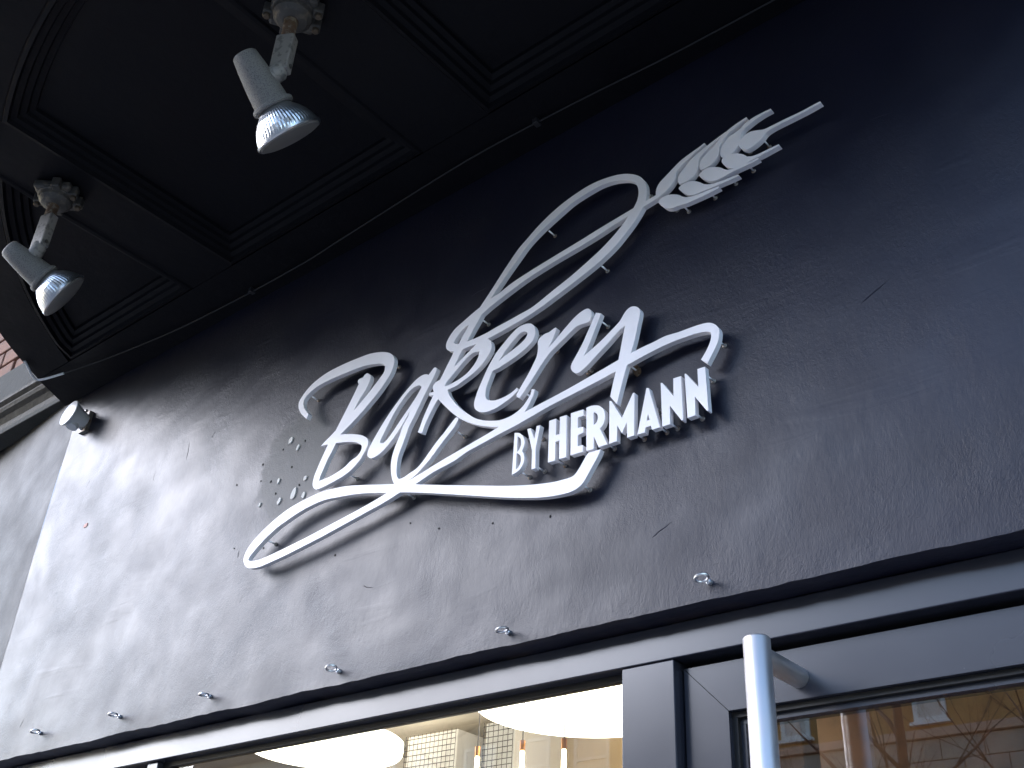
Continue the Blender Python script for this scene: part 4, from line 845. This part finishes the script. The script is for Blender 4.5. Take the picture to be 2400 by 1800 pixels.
# ------------------------------------------------------------------ the white sign
YF, YK = -0.031, -0.0205
LABEL = {'B': 'capital script letter B with sweeping top stroke', 'a': 'script letter a with looped tail', 'k': 'script letter k with tall loop running into the wheat stalk', 'e': 'script letter e', 'r': 'script letter r', 'y': 'script letter y', 'swash': 'long swash line looping under the word',
         'lB': 'block letter B', 'lY': 'block letter Y', 'lH': 'block letter H', 'lE': 'block letter E', 'lR': 'block letter R', 'lM': 'block letter M', 'lA': 'block letter A', 'lN': 'first block letter N', 'lN2': 'last block letter N'}
SX, SZ = -1.25, 2.55
sign = thing('bakery_sign', 'white raised lettering Bakery by Hermann with wheat ear on black wall', 'sign', (SX, 0, SZ))
def build_sign():
    verts, faces, owner = [], [], []          # owner: (part, is_hole)
    names = list(SIGN)
    for nme in names:
        for hole, loops in ((False, SIGN[nme][0]), (True, SIGN[nme][1])):
            for lp in loops:
                pts = smooth_loop(lp, 7)
                area = sum(a.x * b.y - b.x * a.y for a, b in zip(pts, pts[1:] + pts[:1]))
                if area < 0:
                    pts = pts[::-1]
                i0 = len(verts)
                verts += pts
                faces.append(list(range(i0, i0 + len(pts))))
                owner.append((nme, hole))
    V, E, F, ov, oe, of = delaunay_2d_cdt(verts, [], faces, 0, 1e-5, True)
    own = []
    for f, src in zip(F, of):
        ins, holes = set(), set()
        for s in src:
            (holes if owner[s][1] else ins).add(owner[s][0])
        p = None
        for nme in names:
            if nme in ins and nme not in holes:
                p = nme; break
        own.append(p)
    edge = {}
    for k, f in enumerate(F):
        for i in range(len(f)):
            edge.setdefault(frozenset((f[i], f[(i + 1) % len(f)])), []).append(k)
    res = {}
    for nme in names:
        vs, fs, idx = [], [], {}
        def vid(i, back):
            key = (i, back)
            if key not in idx:
                idx[key] = len(vs)
                vs.append((V[i].x - SX, YK if back else YF, V[i].y - SZ))
            return idx[key]
        for k, f in enumerate(F):
            if own[k] != nme:
                continue
            f = list(f)
            fs.append([vid(i, 0) for i in f])                 # CCW in xz seen from -y
            fs.append([vid(i, 1) for i in f[::-1]])
            for i in range(len(f)):
                a, b = f[i], f[(i + 1) % len(f)]
                nb = [q for q in edge[frozenset((a, b))] if q != k]
                if not nb or own[nb[0]] is None:
                    fs.append([vid(a, 0), vid(a, 1), vid(b, 1), vid(b, 0)])
        if not fs:
            continue
        kind = 'wheat_grain' if nme.startswith('grain') else ('swash' if nme == 'swash' else 'letter')
        o = mesh(kind, vs, fs, M['sign'], sign)
        if nme in LABEL:
            o['label'] = LABEL[nme]
        res[nme] = o
    return res
parts = build_sign()
for nme, spots in PINS.items():
    for (x, z) in spots:
        bm = bmesh.new()
        bm_tube(bm, [(x - SX, -0.0208, z - SZ), (x - SX, 0.012, z - SZ)], 0.0016, 8)
        from_bm('mounting_pin', bm, M['steel'], parts[nme], True)
        bm = bmesh.new()
        bm_lathe(bm, (x - SX, -0.003 + wall_y(x, z), z - SZ), (0, 1, 0), [(0, 0.003), (0.002, 0.0044), (0.008, 0.004)], 9)
        from_bm('pin_plug', bm, M['dullsteel'], parts[nme], True)
# one pin hole by the y is smeared with rusty filler
x, z = PINS['y'][3]
blob('filler_smear', x - 0.0, z, 0.007, 0.009, -0.002, 0.004, M['rust'], wall, 11, 5)

# ------------------------------------------------------------------ spot lamps on the soffit
def spot(H, a, L, K, base, label, tw):
    H, a, K = Vector(H), Vector(a).normalized(), Vector(K)
    t = thing('spot_lamp', label, 'spotlight', (base[0], base[1], ZS), 'spot lamps fixed to the soffit beams')
    inv = Matrix.Translation((-base[0], -base[1], -ZS))
    def P(o, par=None):
        if par is None:
            o.parent = t; o.matrix_parent_inverse = inv
        else:
            o.parent = par
        return o
    k = L / 0.165
    # lamp holder: tapering speckled casting with a flange
    prof = [(0.0, 0.012), (0.0015, 0.0190), (0.005, 0.0225), (0.03, 0.0262), (0.065, 0.0300), (0.1000, 0.0325), (0.1005, 0.0368), (0.1025, 0.0380), (0.1075, 0.0378), (0.1090, 0.0362), (0.1095, 0.031), (0.104, 0.029)]
    P(lathe('lamp_holder', H, a, [(s * k, r * k) for s, r in prof], M['casting'], None, 40))
    # fluted aluminised bulb
    prof = [(0.103, 0.0285), (0.110, 0.0300), (0.116, 0.0350), (0.124, 0.0425), (0.133, 0.0490), (0.143, 0.0542), (0.152, 0.0575), (0.159, 0.0592), (0.1595, 0.0612), (0.1625, 0.0620), (0.1650, 0.0606)]
    NF = 112
    fl = lambda i, s, r: 1.0 + (0.0075 * (1 if i % 2 else -1) if 0.112 * k < s < 0.157 * k else 0)
    bulb = P(lathe('bulb', H, a, [(s * k, r * k) for s, r in prof], M['reflector'], None, NF, False, fl))
    lens = lathe('lens', H, a, [(0.1640 * k, 0.0585 * k), (0.1668 * k, 0.0560 * k), (0.1685 * k, 0.040 * k), (0.1692 * k, 0.015 * k)], M['lens'], None, 48)
    P(lens, bulb)
    # knuckle and channel arm
    ax = H + a * (0.058 * k)
    P(tube('knuckle', [ax, ax + (K - ax) * 0.6, K + Vector((0, 0, 0.004)), K + Vector((0, 0, 0.012))], [0.018, 0.0165, 0.0160, 0.014], M['armpaint'], None, 16))
    bm = bmesh.new()
    Mx = Matrix.Translation(K) @ Matrix.Rotation(tw, 4, 'Z')
    bm_box(bm, -0.0175, 0.0175, -0.011, 0.011, 0.004, 0.094, 0.003, Mx)
    arm = P(from_bm('arm', bm, M['armpaint']))
    for s in (-1, 1):
        bm = bmesh.new()
        bm_lathe(bm, Mx @ Vector((0.0178 * s, 0, 0.016)), (Mx.to_3x3() @ Vector((s, 0, 0))), [(0, 0.0045), (0.0025, 0.0042)], 10)
        P(from_bm('arm_screw', bm, M['castdark']), arm)
    zt = K.z + 0.093
    # rusty threaded nipple
    prof = [(0, 0.0115)]
    for i in range(9):
        prof += [(0.002 + i * 0.0030, 0.0098), (0.0035 + i * 0.0030, 0.0125)]
    prof.append((ZS - 0.040 - zt, 0.0135))
    P(lathe('threaded_nipple', (K.x, K.y, zt), (0, 0, 1), prof, M['rust'], None, 20))
    # junction box: square cast body, round domed lid, lugs with brass screws
    zb = ZS - 0.001
    bx = thing_part('junction_box')
    bm = bmesh.new()
    Mb = Matrix.Translation((K.x, K.y, 0)) @ Matrix.Rotation(tw + 0.5, 4, 'Z')
    bm_lathe(bm, (K.x, K.y, zb - 0.043), (0, 0, 1), [(0, 0.016), (0.004, 0.028), (0.012, 0.036), (0.020, 0.0385), (0.022, 0.041), (0.026, 0.042)], 32)
    bm_box(bm, -0.042, 0.042, -0.042, 0.042, zb - 0.020, zb, 0.006, Mb)
    for sx, sy in ((1, 0.4), (1, -0.4), (-1, 0.3), (-0.2, 1), (0.3, -1)):
        bm_box(bm, sx * 0.044 - 0.010, sx * 0.044 + 0.010, sy * 0.044 - 0.010, sy * 0.044 + 0.010, zb - 0.026, zb - 0.001, 0.003, Mb)
    jb = P(from_bm('junction_box', bm, M['castdark']))
    for sx, sy in ((1, 0.4), (1, -0.4), (-1, 0.3)):
        c = Mb @ Vector((sx * 0.046, sy * 0.044, 0))
        bm = bmesh.new()
        bm_lathe(bm, (c.x, c.y, zb - 0.0335), (0, 0, 1), [(0, 0.0055), (0.002, 0.0068), (0.008, 0.0068)], 12)
        P(from_bm('box_screw', bm, M['brass']), jb)
    return t
def thing_part(n):
    return None
spot((-1.2805, -0.6208, 3.1030), (0.0481, 0.7433, -0.6672), 0.1665, (-1.25, -0.56, 3.083), (-1.25, -0.56), 'grey spot lamp with silver fluted bulb, the larger one nearer the top centre', 0.5)
spot((-2.1285, -0.5991, 3.0872), (0.2973, 0.8316, -0.4691), 0.1600, (-2.09, -0.55, 3.096), (-2.09, -0.55), 'grey spot lamp with silver fluted bulb near the left edge', 0.25)

# ------------------------------------------------------------------ white sensor on the wall at the left
sx, sy, sz = -2.800, 0.0, 3.145
sen = thing('wall_sensor', 'small white round motion sensor on the wall under the cornice', 'sensor', (sx, sy, sz))
sen.scale = (0.84, 0.84, 0.84)
ax = Vector((-0.02, -0.99, 0.12)).normalized()
o0 = Vector((0.0, -0.012, 0.0))
bk = box('bracket', -0.022, 0.022, -0.012, 0.008, -0.040, 0.040, M['dullsteel'], sen, 0.002)
for z in (-0.036, 0.036):
    lathe('bracket_screw', (0.012, -0.018, z), (0.3, -1, 0), [(0, 0.005), (0.006, 0.006), (0.008, 0.003)], M['steel'], sen, 10)
lathe('housing', o0 - ax * 0.004, ax, [(0, 0.026), (0.010, 0.030), (0.045, 0.040), (0.058, 0.045), (0.060, 0.0462)], M['whiteplastic'], sen, 32)
lathe('cover_disc', o0 + ax * 0.0565, ax, [(0, 0.0480), (0.003, 0.0495), (0.006, 0.0480), (0.0085, 0.036), (0.0095, 0.016)], M['whiteplastic'], sen, 40)
ey = o0 + ax * 0.034 + Vector((0.0, 0.0, -0.022))
lathe('eye_housing', ey, (0.0, -0.25, -0.97), [(0, 0.020), (0.018, 0.0215), (0.0215, 0.0205), (0.022, 0.012)], M['whiteplastic'], sen, 28)

# ------------------------------------------------------------------ cable under the soffit
CP = [(-2.835, -0.215, 3.262), (-2.853, -0.191, 3.256), (-2.870, -0.169, 3.250), (-2.880, -0.146, 3.2495), (-2.851, -0.132, 3.251), (-2.732, -0.107, 3.252), (-2.604, -0.086, 3.252), (-2.44, -0.066, 3.252), (-2.291, -0.052, 3.2525), (-2.019, -0.042, 3.253), (-1.801, -0.042, 3.253), (-1.676, -0.048, 3.254), (-1.257, -0.066, 3.255), (-0.98, -0.058, 3.256), (-0.731, -0.043, 3.257), (-0.3, -0.035, 3.257)]
cab = thing('cable', 'thin grey cable running along the soffit beside the black wall', 'cable', (-2.85, -0.15, 3.25))
def smooth_path(P, k=5):
    P = [Vector(p) for p in P]; out = []
    for i in range(len(P) - 1):
        p0, p1, p2, p3 = P[max(i - 1, 0)], P[i], P[i + 1], P[min(i + 2, len(P) - 1)]
        L = (p2 - p1).length
        m1, m2 = (p2 - p0) * 0.5, (p3 - p1) * 0.5
        if m1.length > L: m1 *= L / m1.length
        if m2.length > L: m2 *= L / m2.length
        for s in range(k):
            t = s / k
            out.append(p1 * (2 * t ** 3 - 3 * t ** 2 + 1) + m1 * (t ** 3 - 2 * t ** 2 + t) + p2 * (-2 * t ** 3 + 3 * t ** 2) + m2 * (t ** 3 - t ** 2))
    out.append(P[-1])
    return out
path = smooth_path(CP)
inv = Matrix.Translation((2.85, 0.15, -3.25))
for nm, seg, mt in (('white_sleeve', path[:24], M['cablewhite']), ('cable_run', path[23:], M['cable'])):
    o = tube(nm, seg, 0.0034 if nm == 'white_sleeve' else 0.0017, mt, None, 8); o.parent = cab; o.matrix_parent_inverse = inv
for (x, y) in ((-2.019, -0.042), (-1.07, -0.062)):
    o = box('cable_clip', x - 0.006, x + 0.006, y - 0.008, y + 0.008, 3.250, 3.2625, M['cable'], None, 0.001); o.parent = cab; o.matrix_parent_inverse = inv

# ------------------------------------------------------------------ eye bolts along the foot of the wall
EYES = [(-0.7532, 2.2033), (-1.1268, 2.1990), (-1.531, 2.2016), (-1.9162, 2.2125), (-2.239, 2.2155), (-2.5748, 2.2230)]
ORD = ['rightmost of the six steel eye bolts along the foot of the black wall', 'second steel eye bolt from the right along the foot of the black wall', 'third steel eye bolt from the right along the foot of the black wall', 'fourth steel eye bolt from the right along the foot of the black wall', 'fifth steel eye bolt from the right along the foot of the black wall', 'leftmost of the six steel eye bolts along the foot of the black wall']
src = None
for k, (x, z) in enumerate(EYES):
    if src is None:
        src = thing('eye_bolt', '', 'eye bolt', (0, 0, 0), 'eye bolts in a row above the shop window'); e = src
        pts = [(0.0095 * math.cos(t), -0.0185 + 0.0095 * math.sin(t), 0) for t in [math.pi / 2 + 2 * math.pi * i / 28 for i in range(29)]]
        tube('eye_ring', pts, 0.0021, M['steel'], src, 8)
        tube('shank', [(0, -0.0095, 0), (0, 0.02, 0)], 0.0017, M['steel'], src, 8)
        lathe('collar', (0, -0.006, 0), (0, 1, 0), [(0, 0.0030), (0.001, 0.0042), (0.004, 0.0046), (0.008, 0.004)], M['steel'], src, 12)
    else:
        e = copy_tree(src)
    e['label'] = ORD[k]
    e.location = (x, wall_y(x, z), z)
    e.rotation_euler = (random.uniform(-0.12, 0.12), random.uniform(-0.3, 0.1), random.uniform(-0.3, 0.3))

# ------------------------------------------------------------------ opposite side of the street (seen as reflections)
def opposite(name, label, x0, x1, top, zc, wins, y=-30.0, mat=None, lower=None):
    t = thing(name, label, 'building', ((x0 + x1) / 2, y, 0))
    inv = Matrix.Translation((-(x0 + x1) / 2, -y, 0))
    def P(o, par=None):
        if par is None:
            o.parent = t; o.matrix_parent_inverse = inv
        else:
            o.parent = par
        return o
    P(box('upper_wall', x0, x1, y - 8, y, zc, top, mat))
    P(box('lower_wall', x0, x1, y - 8, y - 0.02, 0, zc - 0.001, M['joint']))
    P(box('string_course', x0 - 0.1, x1 + 0.1, y - 0.1, y + 0.18, zc - 0.12, zc + 0.12, M['course'], None, 0.02))
    P(box('roof_cornice', x0 - 0.2, x1 + 0.2, y - 8, y + 0.4, top + 0.001, top + 0.5, M['stone'], None, 0.05))
    # ashlar blocks of the storey that shows in the glass
    ab = box('ashlar_block', 0.012, 1.188, y - 0.1, y + 0.03, 0.012, 0.588, lower, None, 0.012); first = True
    n = int((x1 - x0) / 1.2)
    for r in range(5):
        for c in range(n):
            if not first:
                o = ab.copy(); COL.objects.link(o)
            else:
                o = ab; first = False
            P(o); o.location = (x0 + c * 1.2 + (0.6 if r % 2 and c < n - 1 else 0), 0, zc - 0.13 - 0.6 * (r + 1))
    wf = None
    for (wx, wz, ww, wh) in wins:
        bm = bmesh.new()
        for (a, b, c, d) in ((-ww / 2, ww / 2, -wh / 2, -wh / 2 + 0.12), (-ww / 2, ww / 2, wh / 2 - 0.12, wh / 2), (-ww / 2, -ww / 2 + 0.12, -wh / 2 + 0.12, wh / 2 - 0.12), (ww / 2 - 0.12, ww / 2, -wh / 2 + 0.12, wh / 2 - 0.12), (-ww / 2 + 0.12, ww / 2 - 0.12, -0.05, 0.05)):
            bm_box(bm, wx + a, wx + b, y + 0.002, y + 0.09, wz + c, wz + d)
        w = P(from_bm('window', bm, M['whiteframe']))
        P(box('blind', wx - ww / 2 + 0.12, wx + ww / 2 - 0.12, y + 0.012, y + 0.02, wz - wh / 2 + 0.12, wz + wh / 2 - 0.12, M['blind']), w)
        P(box('sill', wx - ww / 2 - 0.1, wx + ww / 2 + 0.1, y + 0.003, y + 0.2, wz - wh / 2 - 0.1, wz - wh / 2 - 0.003, M['whiteframe']), w)
    return t
opposite('ochre_building', 'ochre house with pale stone base across the street, mirrored in the door glass', -22.0, 26.0, 13.3, 10.2, [(-22 + 4.18 * k + 2.3, 11.25, 0.95, 1.4) for k in range(11)], -30.0, M['render'], M['ashlar'])
M['cream2'] = paint('cream_render', (0.55, 0.48, 0.38), 0.85, bumps=[(30, 5, 0.3, 0.01, (1, 1, 1))], var=((0.48, 0.40, 0.31), 0.7, 0.4, 0.6))
opposite('cream_building', 'cream house with tall white windows across the street, mirrored in the shop window', -46.0, -22.6, 12.8, 9.3, [(-44 + 2.6 * k, 10.85, 1.5, 2.0) for k in range(9)], -30.0, M['cream2'], M['ashlar'])

# bare street trees
def bare_tree(label, x, y, seed, h0=2.3, r0=0.07, n0=4):
    rnd = random.Random(seed)
    t = thing('bare_tree', label, 'tree', (x, y, 0), 'bare street trees mirrored in the door glass')
    bm = bmesh.new()
    bm_tube(bm, [(0, 0, 0), (0.02, 0, h0 * 0.5), (0.0, 0.02, h0), (0.03, 0.02, h0 + 1.2), (0.05, 0.03, h0 + 2.6)], [r0 * 1.25, r0, r0 * 0.9, r0 * 0.65, r0 * 0.25], 8)
    from_bm('trunk', bm, M['bark'], t, True)
    bm = bmesh.new()
    def grow(p, d, L, r, lev):
        pts, rads = [p], [r]
        q = p
        for s in range(4):
            d = (d + Vector((rnd.uniform(-.18, .18), rnd.uniform(-.18, .18), rnd.uniform(-.02, .16)))).normalized()
            q = q + d * (L / 4)
            pts.append(q); rads.append(r * (1 - 0.17 * (s + 1)))
        bm_tube(bm, pts, rads, 5)
        if lev:
            for i in range(rnd.randint(2, 3)):
                k = rnd.randint(1, 4)
                dd = (d + Vector((rnd.uniform(-1, 1), rnd.uniform(-1, 1), rnd.uniform(-.1, .7))) * 0.75).normalized()
                grow(pts[k], dd, L * rnd.uniform(0.5, 0.75), rads[k] * 0.6, lev - 1)
    for i in range(n0 * 3):
        zz = h0 - 0.3 + i * 0.22
        a = i * 2.4 + rnd.uniform(-.4, .4)
        grow(Vector((0.02, 0.02, zz)), Vector((math.cos(a), math.sin(a), 0.75)).normalized(), rnd.uniform(0.9, 1.5), r0 * rnd.uniform(0.28, 0.42), 3)
    from_bm('branches', bm, M['bark'], t, True)
    return t
bare_tree('bare tree with the thickest trunk, mirrored in the door glass', -2.95, -6.0, 11, 2.4, 0.055)
bare_tree('bare slender forked tree beside the thick one, mirrored in the door glass', -2.3, -6.9, 5, 2.5, 0.035)
bare_tree('bare tree farther along the street to the left', -7.5, -6.3, 23, 2.3, 0.05)
